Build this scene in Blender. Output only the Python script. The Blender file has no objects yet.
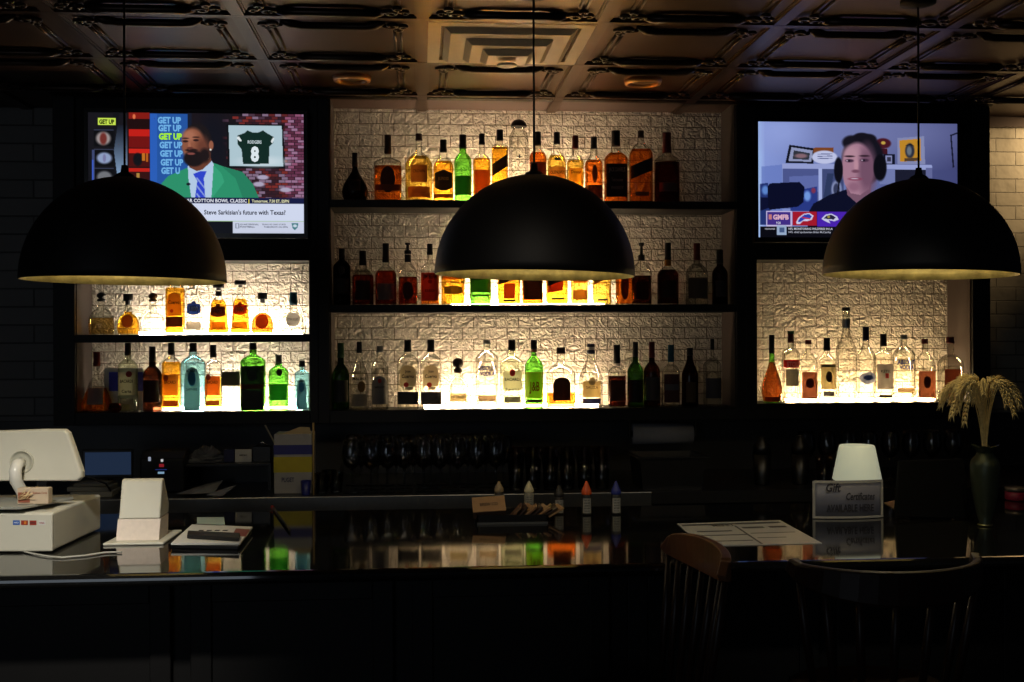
import bpy, math, random
import numpy as np
from mathutils import Vector, Matrix
from math import sin, cos, pi, sqrt, asin, atan2
random.seed(11)
S = bpy.context.scene
COL = S.collection

# ------------------------------------------------------------------ camera
F = 1150.0; HY = 337.0
YAW = math.atan(92 / 1150.0); ROLL = 0.0035
CAM = Vector((0, 0, 1.68))
fwd = Vector((sin(YAW), cos(YAW), 0)); r0 = Vector((cos(YAW), -sin(YAW), 0)); u0 = Vector((0, 0, 1))
RIGHT = r0 * cos(ROLL) - u0 * sin(ROLL); UP = u0 * cos(ROLL) + r0 * sin(ROLL)
cd = bpy.data.cameras.new('camera'); cam = bpy.data.objects.new('camera', cd); COL.objects.link(cam)
cd.sensor_width = 36; cd.lens = F / 1024 * 36; cd.shift_y = (HY - 341) / 1024; cd.clip_start = 0.05
M = Matrix((RIGHT, UP, -fwd)).transposed().to_4x4(); M.translation = CAM
cam.matrix_world = M
S.camera = cam

def ray(px, py): return fwd + RIGHT * ((px - 512) / F) + UP * ((HY - py) / F)
def at(px, py, Y):
    d = ray(px, py); return CAM + d * (Y / d.y)
def atz(px, py, z):
    d = ray(px, py); return CAM + d * ((z - CAM.z) / d.z)
def proj_y(p):
    v = Vector(p) - CAM; return HY - v.dot(UP) / v.dot(fwd) * F
def depth(p): return (Vector(p) - CAM).dot(fwd)

# ------------------------------------------------------------------ view, world, large lights
S.view_settings.view_transform = 'Standard'; S.view_settings.look = 'None'
S.view_settings.gamma = 1; S.view_settings.use_curve_mapping = False
S.view_settings.exposure = 0.0
S.cycles.use_denoising = True
S.cycles.max_bounces = 10; S.cycles.transparent_max_bounces = 24
S.cycles.diffuse_bounces = 4; S.cycles.glossy_bounces = 4; S.cycles.transmission_bounces = 8
S.cycles.sample_clamp_indirect = 3.0
W = bpy.data.worlds.new('world'); S.world = W; W.use_nodes = True
W.node_tree.nodes['Background'].inputs[0].default_value = (0.75, 0.85, 1.0, 1)
W.node_tree.nodes['Background'].inputs[1].default_value = 0.006

def lamp(name, kind, loc, target, energy, color, **kw):
    l = bpy.data.lights.new(name, kind); l.energy = energy; l.color = color
    for k, v in kw.items(): setattr(l, k, v)
    o = bpy.data.objects.new(name, l); COL.objects.link(o); o.location = loc
    o.rotation_euler = (Vector(target) - Vector(loc)).to_track_quat('-Z', 'Y').to_euler()
    return o
# recessed ceiling spots on the guests' side of the bar, out of frame above the camera
lamp('register_downlight', 'SPOT', (-0.9, 1.5, 2.70), (-1.2, 3.08, 1.1), 200, (1, .94, .82), spot_size=.7, spot_blend=.8, shadow_soft_size=.06)
lamp('counter_downlight', 'SPOT', (1.15, 1.6, 2.70), (1.25, 3.6, 1.1), 34, (1, .92, .76), spot_size=.6, spot_blend=.9, shadow_soft_size=.06)
lamp('menu_downlight', 'SPOT', (0.1, 1.5, 2.70), (0.1, 4.3, 1.1), 22, (1, .86, .68), spot_size=.62, spot_blend=.9, shadow_soft_size=.06)
# daylight of the dining room's front windows, far behind the camera
lamp('dining_room_daylight', 'AREA', (-2.6, -3.5, 2.0), (0.0, 4.5, 1.2), 12, (.75, .86, 1), shape='RECTANGLE', size=2.4, size_y=1.4)
# downlight that washes the brick beside the right cabinet
lamp('brick_downlight', 'SPOT', (3.3, 5.18, 2.68), (3.03, 5.40, 2.52), 34, (1, .70, .36), spot_size=1.45, spot_blend=.8, shadow_soft_size=.05)

# ------------------------------------------------------------------ helpers
def lin(c):
    if isinstance(c, str):
        c = [int(c[i:i+2], 16) for i in (0, 2, 4)]
    return tuple(((v / 255 / 12.92) if v / 255 <= .04045 else ((v / 255 + .055) / 1.055) ** 2.4) for v in c)

_m = {}
def pm(name, c, rough=.5, metal=0, spec=.5, var=.12, scale=25, emit=0, ecol=None, bump=0, trans=0):
    """principled material with a little procedural colour variation"""
    if name in _m: return _m[name]
    m = bpy.data.materials.new(name); m.use_nodes = True; _m[name] = m
    nt = m.node_tree; N = nt.nodes; L = nt.links; b = N['Principled BSDF']
    rgb = lin(c)
    tc = N.new('ShaderNodeTexCoord'); nz = N.new('ShaderNodeTexNoise'); nz.inputs['Scale'].default_value = scale
    nz.inputs['Detail'].default_value = 4
    L.new(tc.outputs['Object'], nz.inputs['Vector'])
    mx = N.new('ShaderNodeMix'); mx.data_type = 'RGBA'
    mx.inputs[6].default_value = tuple(v * (1 - var) for v in rgb) + (1,)
    mx.inputs[7].default_value = tuple(min(1, v * (1 + var)) for v in rgb) + (1,)
    L.new(nz.outputs['Fac'], mx.inputs[0]); L.new(mx.outputs[2], b.inputs['Base Color'])
    b.inputs['Roughness'].default_value = rough; b.inputs['Metallic'].default_value = metal
    b.inputs['Specular IOR Level'].default_value = spec
    if emit:
        b.inputs['Emission Color'].default_value = (ecol or rgb) + (1,)
        b.inputs['Emission Strength'].default_value = emit
    if bump:
        bp = N.new('ShaderNodeBump'); bp.inputs['Strength'].default_value = bump; bp.inputs['Distance'].default_value = .004
        L.new(nz.outputs['Fac'], bp.inputs['Height']); L.new(bp.outputs[0], b.inputs['Normal'])
    if trans:
        tr = N.new('ShaderNodeBsdfTranslucent'); L.new(mx.outputs[2], tr.inputs[0])
        ms = N.new('ShaderNodeMixShader'); ms.inputs[0].default_value = trans
        L.new(b.outputs[0], ms.inputs[1]); L.new(tr.outputs[0], ms.inputs[2])
        L.new(ms.outputs[0], N['Material Output'].inputs[0])
    return m

def glow(name, c, strength):
    if name in _m: return _m[name]
    m = bpy.data.materials.new(name); m.use_nodes = True; _m[name] = m
    nt = m.node_tree; nt.nodes.clear()
    e = nt.nodes.new('ShaderNodeEmission'); e.inputs[0].default_value = lin(c) + (1,); e.inputs[1].default_value = strength
    o = nt.nodes.new('ShaderNodeOutputMaterial'); nt.links.new(e.outputs[0], o.inputs[0])
    return m

def glassy(name, c, edge=.35, refr=.0, gloss=1.0):
    """see-through glass or liquid: tinted, darker and refracting towards its outline, with a Fresnel sheen"""
    if name in _m: return _m[name]
    m = bpy.data.materials.new(name); m.use_nodes = True; _m[name] = m
    nt = m.node_tree; N = nt.nodes; L = nt.links; N.clear()
    out = N.new('ShaderNodeOutputMaterial')
    col = tuple(sqrt(v) for v in lin(c))
    t1 = N.new('ShaderNodeBsdfTransparent'); t1.inputs[0].default_value = col + (1,)
    if refr:
        t2 = N.new('ShaderNodeBsdfGlass'); t2.inputs['Color'].default_value = tuple(v * .8 for v in col) + (1,); t2.inputs['Roughness'].default_value = 0.02; t2.inputs['IOR'].default_value = 1.36
    else:
        t2 = N.new('ShaderNodeBsdfTransparent'); t2.inputs[0].default_value = tuple(v * edge for v in col) + (1,)
    lw = N.new('ShaderNodeLayerWeight'); lw.inputs[0].default_value = .5
    mr = N.new('ShaderNodeMapRange'); mr.inputs[1].default_value = .5; mr.inputs[2].default_value = 1.0
    mr.inputs[3].default_value = refr * .35; mr.inputs[4].default_value = 1.0
    L.new(lw.outputs['Facing'], mr.inputs[0])
    m1 = N.new('ShaderNodeMixShader'); L.new(mr.outputs[0], m1.inputs[0]); L.new(t1.outputs[0], m1.inputs[1]); L.new(t2.outputs[0], m1.inputs[2])
    g = N.new('ShaderNodeBsdfGlossy'); g.inputs['Roughness'].default_value = .06
    fr = N.new('ShaderNodeFresnel'); fr.inputs[0].default_value = 1.45
    mu = N.new('ShaderNodeMath'); mu.operation = 'MULTIPLY'; mu.inputs[1].default_value = gloss * .38; L.new(fr.outputs[0], mu.inputs[0])
    m2 = N.new('ShaderNodeMixShader'); L.new(mu.outputs[0], m2.inputs[0]); L.new(m1.outputs[0], m2.inputs[1]); L.new(g.outputs[0], m2.inputs[2])
    L.new(m2.outputs[0], out.inputs[0])
    return m

def tag(o, label=None, cat=None, group=None, kind=None):
    if label: o['label'] = label
    if cat: o['category'] = cat
    if group: o['group'] = group
    if kind: o['kind'] = kind
    return o
WO = {}
def thing(name, label, cat, loc=(0, 0, 0), rz=0, group=None):
    o = bpy.data.objects.new(name, None); COL.objects.link(o); o.empty_display_size = .05
    o.location = loc; o.rotation_euler = (0, 0, rz); WO[o.name] = Vector(loc)
    return tag(o, label, cat, group)

class MB:
    def __init__(s): s.v = []; s.f = []; s.sm = []
    def add(s, vs, fs, smooth=False):
        n = len(s.v); s.v += [tuple(v) for v in vs]
        s.f += [tuple(i + n for i in f) for f in fs]; s.sm += [smooth] * len(fs); return s
    def box(s, x0, x1, y0, y1, z0, z1, mtx=None):
        vs = [Vector((x, y, z)) for z in (z0, z1) for y in (y0, y1) for x in (x0, x1)]
        if mtx: vs = [mtx @ v for v in vs]
        return s.add(vs, [(0, 2, 3, 1), (4, 5, 7, 6), (0, 1, 5, 4), (2, 6, 7, 3), (0, 4, 6, 2), (1, 3, 7, 5)])
    def loft(s, rings, cap0=True, cap1=True, smooth=True, closed=True):
        n = len(rings[0]); vs = [p for r in rings for p in r]; fs = []
        for i in range(len(rings) - 1):
            for j in range(n if closed else n - 1):
                k = (j + 1) % n
                fs.append((i*n + j, i*n + k, (i+1)*n + k, (i+1)*n + j))
        s.add(vs, fs, smooth)
        b = len(s.v) - len(vs)
        if cap0: s.f.append(tuple(b + j for j in reversed(range(n)))); s.sm.append(False)
        if cap1: s.f.append(tuple(b + (len(rings)-1)*n + j for j in range(n))); s.sm.append(False)
        return s
    def lathe(s, prof, c=(0, 0, 0), seg=24, caps=True, e=2, dr=1, mtx=None, smooth=True):
        rings = []
        for r, z in prof:
            ring = []
            for j in range(seg):
                a = 2*pi*j/seg; ca, sa = cos(a), sin(a)
                k = (abs(ca)**e + abs(sa)**e) ** (-1/e)
                p = Vector((c[0] + r*k*ca, c[1] + dr*r*k*sa, c[2] + z))
                ring.append(mtx @ p if mtx else p)
            rings.append(ring)
        return s.loft(rings, caps, caps, smooth)
    def tube(s, pts, r, seg=8, smooth=True):
        pts = [Vector(p) for p in pts]; rings = []
        rs = r if isinstance(r, (list, tuple)) else [r] * len(pts)
        t0 = (pts[1] - pts[0]).normalized()
        n = t0.orthogonal().normalized()
        for i, p in enumerate(pts):
            t = (pts[min(i+1, len(pts)-1)] - pts[max(i-1, 0)]).normalized()
            n = (n - t * n.dot(t)).normalized(); b = t.cross(n)
            rings.append([p + (n*cos(2*pi*j/seg) + b*sin(2*pi*j/seg)) * rs[i] for j in range(seg)])
        return s.loft(rings, True, True, smooth)
    def sweep(s, pts, w, h, up=Vector((0, 0, 1))):
        """rectangular bar along pts, w across, h upward"""
        pts = [Vector(p) for p in pts]; rings = []
        for i, p in enumerate(pts):
            t = (pts[min(i+1, len(pts)-1)] - pts[max(i-1, 0)]).normalized()
            x = t.cross(up).normalized(); y = x.cross(t)
            ww = w[i] if isinstance(w, (list, tuple)) else w; hh = h[i] if isinstance(h, (list, tuple)) else h
            rings.append([p + x*(a*ww/2) + y*(b*hh/2) for a, b in ((-1, -1), (1, -1), (1, 1), (-1, 1))])
        return s.loft(rings, True, True, False)
    def prism(s, poly, axis, a, b):
        """poly of 2-D points extruded along axis from a to b"""
        n = len(poly); vs = []
        for t in (a, b):
            for u, v in poly:
                vs.append({'x': (t, u, v), 'y': (u, t, v), 'z': (u, v, t)}[axis])
        return s.add(vs, [tuple(range(n)), tuple(reversed(range(n, 2*n)))] + [(i, n+i, n+(i+1) % n, (i+1) % n) for i in range(n)])
    def sphere(s, c, r, seg=12, rings=8, sx=1, sy=1, sz=1):
        pr = [(r*sin(pi*(i+.02)/(rings+.04)), -r*cos(pi*(i+.02)/(rings+.04))*sz) for i in range(rings+1)]
        return s.lathe(pr, c, seg)
    def build(s, name, mat, parent=None, world=False, bevel=0, kind=None, fix=True, solid=0):
        me = bpy.data.meshes.new(name); off = Vector((0, 0, 0))
        if world and parent: off = WO[parent.name]
        me.from_pydata([tuple(Vector(v) - off) for v in s.v], [], s.f); me.update()
        me.polygons.foreach_set('use_smooth', s.sm)
        if fix:
            import bmesh
            bm = bmesh.new(); bm.from_mesh(me); bmesh.ops.recalc_face_normals(bm, faces=bm.faces); bm.to_mesh(me); bm.free()
        o = bpy.data.objects.new(name, me); COL.objects.link(o); me.materials.append(mat)
        if parent: o.parent = parent; WO[o.name] = WO[parent.name]
        else: WO[o.name] = Vector((0, 0, 0))
        if bevel:
            md = o.modifiers.new('bevel', 'BEVEL'); md.width = bevel; md.segments = 2; md.limit_method = 'ANGLE'
        if solid:
            md = o.modifiers.new('solid', 'SOLIDIFY'); md.thickness = solid
        if kind: o['kind'] = kind
        return o
def bx(name, mat, x0, x1, y0, y1, z0, z1, parent=None, world=True, **k):
    return MB().box(min(x0, x1), max(x0, x1), min(y0, y1), max(y0, y1), min(z0, z1), max(z0, z1)).build(name, mat, parent, world, **k)
def struct(o): o['kind'] = 'structure'; return o

_txt = {}
def text_verts(s):
    """glyph outlines of a string as a mesh, scaled to unit cap height, centred on x"""
    if s in _txt: return _txt[s]
    cu = bpy.data.curves.new('t', 'FONT'); cu.body = s; cu.size = 1; cu.resolution_u = 2; cu.offset = .05 if s in ('GET UP', 'GET U', '8', 'GMFB', 'ABSOLUT', 'VODKA', 'STOLI', '1800') else .022
    ob = bpy.data.objects.new('t', cu)
    me = bpy.data.meshes.new_from_object(ob)
    v = [tuple(p.co) for p in me.vertices]; f = [tuple(p.vertices) for p in me.polygons]
    bpy.data.objects.remove(ob); bpy.data.curves.remove(cu); bpy.data.meshes.remove(me)
    xs = [p[0] for p in v]; w = max(xs) - min(xs); x0 = min(xs)
    v = [(p[0] - x0 - w/2, p[1] / .7 * 1.0) for p in v]
    _txt[s] = (v, f, w); return _txt[s]
def text(name, s, mat, parent, origin, ux, uz, height, width=None, world=True):
    """flat lettering: origin = centre of baseline, ux/uz unit vectors, fitted to width"""
    v, f, w = text_verts(s); k = (width / w) if width else height
    ux = Vector(ux); uz = Vector(uz); o = Vector(origin)
    mb = MB(); mb.add([o + ux*(p[0]*k) + uz*(p[1]*height) for p in v], f)
    return mb.build(name, mat, parent, world, fix=False)

# ------------------------------------------------------------------ materials
black_wood = pm('black_stained_wood', (13, 12, 12), .55, spec=.35, var=.3, scale=12)
dark_frame = pm('black_painted_frame', (10, 10, 11), .6, spec=.3)
jamb_mat = pm('dark_brown_jamb', (52, 42, 38), .6)
crown_mat = pm('dark_reddish_crown', (62, 44, 36), .5)
steel = pm('brushed_steel', (120, 120, 118), .35, 1, scale=60)
dull_steel = pm('dull_steel', (70, 68, 66), .4, 1)
chrome = pm('polished_metal', (170, 170, 170), .15, 1)
black_plastic = pm('black_plastic', (12, 12, 13), .35)
white_plastic = pm('cream_white_plastic', (200, 197, 182), .45, var=.04)
paper = pm('white_paper', (205, 203, 196), .7, var=.04)
ink = pm('dark_ink', (20, 19, 20), .8)
cardboard = pm('brown_cardboard', (150, 118, 86), .8)
led = glow('warm_led_strip', (255, 222, 180), 145.0)
led_w = glow('white_led_strip', (255, 236, 208), 115.0)
led_r = glow('amber_led_strip', (255, 218, 164), 120.0)

def brick_mat(name, c1, c2, mortar, bw, rh, bumpd, off=(0, 0), rough=.7, relief=False):
    m = bpy.data.materials.new(name); m.use_nodes = True; nt = m.node_tree; N = nt.nodes; L = nt.links
    b = N['Principled BSDF']; b.inputs['Roughness'].default_value = rough
    tc = N.new('ShaderNodeTexCoord'); sp = N.new('ShaderNodeSeparateXYZ'); cb = N.new('ShaderNodeCombineXYZ')
    L.new(tc.outputs['Object'], sp.inputs[0]); L.new(sp.outputs[0], cb.inputs[0]); L.new(sp.outputs[2], cb.inputs[1])
    mp = N.new('ShaderNodeMapping'); mp.inputs['Location'].default_value = (off[0], off[1], 0); L.new(cb.outputs[0], mp.inputs[0])
    br = N.new('ShaderNodeTexBrick'); L.new(mp.outputs[0], br.inputs[0])
    br.inputs['Scale'].default_value = 1; br.inputs['Brick Width'].default_value = bw; br.inputs['Row Height'].default_value = rh
    br.inputs['Mortar Size'].default_value = rh * .045; br.inputs['Mortar Smooth'].default_value = .5
    br.inputs['Color1'].default_value = lin(c1) + (1,); br.inputs['Color2'].default_value = lin(c2) + (1,); br.inputs['Mortar'].default_value = lin(mortar) + (1,)
    L.new(br.outputs['Color'], b.inputs['Base Color'])
    nz = N.new('ShaderNodeTexNoise'); nz.inputs['Detail'].default_value = 3; L.new(mp.outputs[0], nz.inputs[0])
    inv = N.new('ShaderNodeMath'); inv.operation = 'MULTIPLY'; inv.inputs[1].default_value = -1.0; L.new(br.outputs['Fac'], inv.inputs[0])
    ad = N.new('ShaderNodeMath'); ad.operation = 'ADD'; L.new(inv.outputs[0], ad.inputs[0])
    if relief:   # stamped scrollwork inside each tile
        nz.inputs['Scale'].default_value = 32; nz.inputs['Distortion'].default_value = 2.2; nz.inputs['Detail'].default_value = 1.5
        vo = N.new('ShaderNodeTexVoronoi'); vo.inputs['Scale'].default_value = 42; L.new(mp.outputs[0], vo.inputs[0]); vo.feature = 'SMOOTH_F1'
        m3 = N.new('ShaderNodeMath'); m3.operation = 'MULTIPLY'; L.new(nz.outputs['Fac'], m3.inputs[0]); m3.inputs[1].default_value = 1.9
        m4 = N.new('ShaderNodeMath'); m4.operation = 'MULTIPLY_ADD'; L.new(vo.outputs['Distance'], m4.inputs[0]); m4.inputs[1].default_value = .7; L.new(m3.outputs[0], m4.inputs[2])
        L.new(m4.outputs[0], ad.inputs[1])
    else:
        nz.inputs['Scale'].default_value = 9
        m3 = N.new('ShaderNodeMath'); m3.operation = 'MULTIPLY'; L.new(nz.outputs['Fac'], m3.inputs[0]); m3.inputs[1].default_value = .9
        L.new(m3.outputs[0], ad.inputs[1])
    bp = N.new('ShaderNodeBump'); bp.inputs['Strength'].default_value = 1.0; bp.inputs['Distance'].default_value = bumpd
    L.new(ad.outputs[0], bp.inputs['Height']); L.new(bp.outputs[0], b.inputs['Normal'])
    return m
tin_mat = brick_mat('stamped_white_tin_tile', (205, 196, 182), (196, 188, 174), (130, 118, 102), .105, .0525, .0075, relief=True, rough=.5)
wall_mat = brick_mat('painted_grey_block', (128, 126, 124), (116, 115, 114), (88, 87, 86), .32, .083, .005)
brick_warm = brick_mat('painted_brick', (150, 142, 126), (136, 128, 112), (112, 104, 90), .2, .066, .009)

# ------------------------------------------------------------------ room shell
YB = 5.42; ZC = 2.74
XL, XR = -3.6, 4.2
cabx0 = at(53, 300, 5.1).x; cabx1 = at(990.5, 300, 5.1).x
struct(bx('wall_back', wall_mat, XL, cabx1 + .02, YB, YB + .12, 0, ZC))
struct(bx('wall_back_right', brick_warm, cabx1 + .02, XR, YB - .02, YB + .12, 0, ZC))
struct(bx('wall_left', wall_mat, XL - .12, XL, -1, YB + .12, 0, ZC))
floor_mat = pm('dark_wood_floor', (38, 30, 25), .4, scale=6)
struct(bx('floor', floor_mat, XL - .1, XR, -1, YB + .1, -.1, 0))

# tin ceiling: pressed metal tiles in a T-bar grid
ceil_mat = pm('bronze_pressed_tin', (72, 49, 30), .42, .6, var=.25, scale=9)
ceil_bar = pm('bronze_ceiling_grid', (68, 47, 31), .36, .7, var=.2)
orn_mat = pm('dark_bronze_moulding', (54, 40, 30), .35, .6)
struct(bx('ceiling', ceil_mat, XL - .1, XR, -1, YB + .1, ZC, ZC + .1))
TL = .6
gx0 = atz(423, 0, ZC).x; gy0 = 3.81
gxs = [gx0 + TL*i for i in range(-6, 6)]; gys = [gy0 + TL*i for i in range(-3, 3)]
g = MB()
for x in gxs: g.box(x-.021, x+.021, gys[0], YB, ZC-.012, ZC+.01); g.box(x-.028, x+.028, gys[0], YB, ZC-.005, ZC+.01)
for y in gys: g.box(gxs[0], gxs[-1], y-.016, y+.016, ZC-.0125, ZC+.01); g.box(gxs[0], gxs[-1], y-.022, y+.022, ZC-.0055, ZC+.01)
struct(g.build('trim_1', ceil_bar))
g = MB()
def curl(mb, c, r0_, a0, turns, sgn, rr):
    pts = []
    for k in range(13):
        t = k/12; a = a0 + sgn*turns*2*pi*t; r = r0_*(1-.7*t)
        pts.append((c[0] + r*cos(a), c[1] + r*sin(a), ZC - .012))
    mb.tube(pts, rr, 6)
vent_i = None
for i, x in enumerate(gxs[:-1]):
    for j, y in enumerate(gys):
        if y > 4.8: continue
        if abs(x - gx0) < .01 and abs(y - gy0) < .01: continue      # the vent's tile
        x0, x1, y0, y1 = x + .075, x + TL - .075, y + .075, y + TL - .075
        y1 = min(y1, YB - .02)
        a = .10
        for yy, sg in ((y0, 1), (y1, -1)):
            g.tube([(x0 + .055, yy - sg*.022, ZC-.005), (x0+.085, yy - sg*.006, ZC-.013), (x0 + a+.02, yy + sg*.006, ZC-.016), (x1 - a-.02, yy + sg*.006, ZC-.016), (x1-.085, yy - sg*.006, ZC-.013), (x1 - .055, yy - sg*.022, ZC-.005)], [.01, .017, .014, .014, .017, .01], 6)
            for xx, sx in ((x0, 1), (x1, -1)):
                curl(g, (xx + sx*.03, yy), .026, 0 if sx > 0 else pi, 1.2, sx*sg, .007)
                curl(g, (xx - sx*.012, yy + sg*.012), .02, pi/2, 1.0, -sx*sg, .006)
        for xx, sx in ((x0, 1), (x1, -1)):
            for d in (.0, .022):
                g.tube([(xx + sx*d, y0 + .07, ZC - .004), (xx + sx*d, y1 - .07, ZC - .004)], .0055, 6)
            for yy, sg in ((y0, 1), (y1, -1)):
                curl(g, (xx + sx*.004, yy + sg*.05), .018, -pi/2*sg, 1.0, sx*sg, .006)
struct(g.build('trim_2', orn_mat))

# air vent in the ceiling: nested square cones
vx, vy = gx0 + TL/2, gy0 + TL/2
vent_mat = pm('cream_painted_steel', (220, 200, 168), .4, .0, var=.1)
t = thing('ceiling_vent', 'square cream metal air diffuser with nested frames set in the tin ceiling', 'vent', (vx, vy, ZC))
def ring_sq(a0, a1, z, drop):
    """flat square ring between half widths a0 < a1 with a sloping skirt rising outside it"""
    mb = MB(); r = []
    for a, zz_ in ((a0, z), (a1, z), (a1 + .022, z + drop), (a1 + .018, z + drop), (a1 - .002, z + .004), (a0, z + .004)):
        r.append([Vector((vx + sx*a, vy + sy*a, zz_)) for sx, sy in ((-1, -1), (1, -1), (1, 1), (-1, 1))])
    return mb.loft(r + [r[0]], False, False, False)
fr = MB()
for s_ in ((-1, 0), (1, 0), (0, -1), (0, 1)):
    if s_[0]: fr.box(vx + s_[0]*.26 - .022, vx + s_[0]*.26 + .022, vy-.282, vy+.282, ZC-.014, ZC)
    else: fr.box(vx-.238, vx+.238, vy + s_[1]*.26 - .022, vy + s_[1]*.26 + .022, ZC-.014, ZC)
fr.build('frame', vent_mat, t, True)
ring_sq(.15, .205, ZC-.03, .018).build('louvre', vent_mat, t, True)
ring_sq(.082, .13, ZC-.05, .018).build('louvre', vent_mat, t, True)
ring_sq(.0, .07, ZC-.07, .018).build('louvre', vent_mat, t, True)
mb = MB(); mb.lathe([(.001, -.083), (.034, -.0835), (.038, -.088), (.03, -.091), (.001, -.092)], (vx, vy, ZC), 20); mb.build('damper_disc', vent_mat, t, True)
# recessed ceiling lights, switched off
for n_, (px, py, lb) in enumerate(((352, 80, 'round unlit recessed ceiling light with bronze rim above the left cabinet stile'), (643, 83, 'round unlit recessed ceiling light with bronze rim over the bay of tall bottles'))):
    p = atz(px, py, ZC - .012)
    t = thing('recessed_light', lb, 'ceiling light', (p.x, p.y, ZC), group='round recessed lights in the ceiling')
    mb = MB(); mb.lathe([(.052, -.002), (.055, -.014), (.062, -.02), (.074, -.018), (.078, -.006), (.078, 0)], (0, 0, 0), 32, caps=False); mb.build('rim', pm('bronze_rim', (190, 140, 96), .35, .6), t)
    mb = MB(); mb.lathe([(.056, -.003), (.05, -.009), (.01, -.012)], (0, 0, 0), 32); mb.build('lens', pm('unlit_lens', (110, 84, 62), .4), t)

# ------------------------------------------------------------------ back bar cabinets
YF, YK = 5.10, 5.355
def X(px, py=300, Y=YF): return at(px, py, Y).x
zc1 = at(530, 200.5, YF).z; zc2 = at(530, 304.5, YF).z; zc3 = at(530, 409, YF).z
zl1 = at(190, 334.5, YF).z; zr = zl2 = zc3
zr = at(857, 403, YF).z
ZTOP = at(530, 99.6, YF).z
print('shelf z', zc1, zc2, zc3, 'left', zl1, at(190, 412, YF).z, 'right', at(857, 402.5, YF).z, 'top', ZTOP)
ZBOT = zc3 - .055
def cabinet(label, xo0, xi0, xi1, xo1, opens, shelves, ztop_open):
    t = thing('back_bar_cabinet', label, 'cabinet', ((xo0+xo1)/2, (YF+YK)/2, ZBOT), group='black display cabinets behind the bar')
    bx('side_panel', black_wood, xo0, xi0, YF, YK, ZBOT, ZC - .002, t, bevel=.002)
    bx('side_panel', black_wood, xi1, xo1, YF, YK, ZBOT, ZC - .002, t, bevel=.002)
    bx('jamb_lining', jamb_mat, xi0, xi0 + .004, YF + .02, YK, opens[0], opens[1], t)
    bx('jamb_lining', jamb_mat, xi1 - .004, xi1, YF + .02, YK, opens[0], opens[1], t)
    bx('back_panel', tin_mat, xi0, xi1, YK - .004, YK + .03, opens[0] - .01, opens[1] + .01, t)
    return t
xs = dict(l0=X(53), l1=X(74.5), l2=X(309.5), l3=X(318), c1=X(329.5), c2=X(737), r0=X(746), r1=X(757), r2=X(973), r3=X(990.5))
zlt = at(190, 260, YF).z; zrt = at(850, 259.5, YF).z
tL = cabinet('left black bar cabinet with television above two lit shelves', xs['l0'], xs['l1'], xs['l2'], xs['l3'], (zl2, zlt), 2, zlt)
tC = cabinet('wide middle black bar cabinet with three lit shelves', xs['l3'], xs['c1'], xs['c2'], xs['r0'], (zc3, ZTOP), 3, ZTOP)
tR = cabinet('right black bar cabinet with television above one lit shelf', xs['r0'], xs['r1'], xs['r2'], xs['r3'], (zr, zrt), 1, zrt)
def shelf(t, x0, x1, z, th=.034): return bx('shelf', black_wood, x0, x1, YF, YK, z - th, z, t, bevel=.002)
shelf(tL, xs['l1'], xs['l2'], zl1); shelf(tL, xs['l1'], xs['l2'], zl2, zl2 - ZBOT)
for z in (zc1, zc2): shelf(tC, xs['c1'], xs['c2'], z)
shelf(tC, xs['c1'], xs['c2'], zc3, zc3 - ZBOT)
shelf(tR, xs['r1'], xs['r2'], zr, zr - ZBOT)
bx('television_panel', dark_frame, xs['l1'], xs['l2'], YF + .02, YK, zlt, ZC - .002, tL)
bx('television_panel', dark_frame, xs['r1'], xs['r2'], YF + .02, YK, zrt, ZC - .002, tR)
bx('header', crown_mat, xs['c1'], xs['c2'], YF, YK, ZTOP, ZC - .002, tC)
cr = MB(); cr.prism([(YF - .03, ZC-.001), (YF - .03, ZC - .007), (YF - .01, ZC - .012), (YF, ZC - .012), (YF, ZC-.001)], 'x', xs['l0'], xs['r3'])
struct(cr.build('trim_3', pm('near_black_crown', (30, 22, 18), .5)))
bx_ = bx('trim_4', crown_mat, xs['r3'], XR, YB - .06, YB - .02, ZC - .05, ZC - .001); struct(bx_)
def strip(t, px0, px1, z, w=.012, m=None):
    o = bx('light_strip', m or led, X(px0, 400, 5.28), X(px1, 400, 5.28), 5.27, 5.292, z, z + w*.85, t); return o
strip(tL, 140, 302, zl1, m=led_w); strip(tL, 154, 302, zl2, m=led_w)
strip(tC, 432, 590, zc1); strip(tC, 452, 604, zc2); strip(tC, 424, 598, zc3)
strip(tR, 786, 934, zr, m=led_r)

# wall under the cabinets and back counter
apron = pm('dark_tile_splashback', (44, 42, 41), .45, var=.2, scale=8)
bc_y0 = 4.62
zct = at(240, 498, bc_y0).z
struct(bx('trim_5', apron, XL, XR, YB - .03, YB - .0005, zct, ZBOT))
t = thing('back_counter', 'long dark back counter with a brushed steel front edge', 'counter', (0, 5, 0))
bx('worktop', pm('dark_laminate', (30, 29, 29), .3, scale=40), XL + .01, XR, bc_y0 + .012, YB - .032, zct - .05, zct, t)
bx('steel_edge', steel, XL + .01, at(652, 500, bc_y0).x, bc_y0, bc_y0 + .012, zct - .062, zct + .001, t, bevel=.003)
dr = bx('cabinet_base', black_wood, XL + .01, XR, bc_y0 + .04, YB - .032, 0, zct - .05, t)
for k in range(9):
    x0 = XL + .1 + k * .84
    d_ = bx('door', black_wood, x0, x0 + .8, bc_y0 + .02, bc_y0 + .04, .12, zct - .12, t, bevel=.004)
    MB().tube([(x0 + .7, bc_y0 - .005, zct - .3), (x0 + .7, bc_y0 - .005, zct - .18)], .006).build('handle', dull_steel, d_, True)

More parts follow.
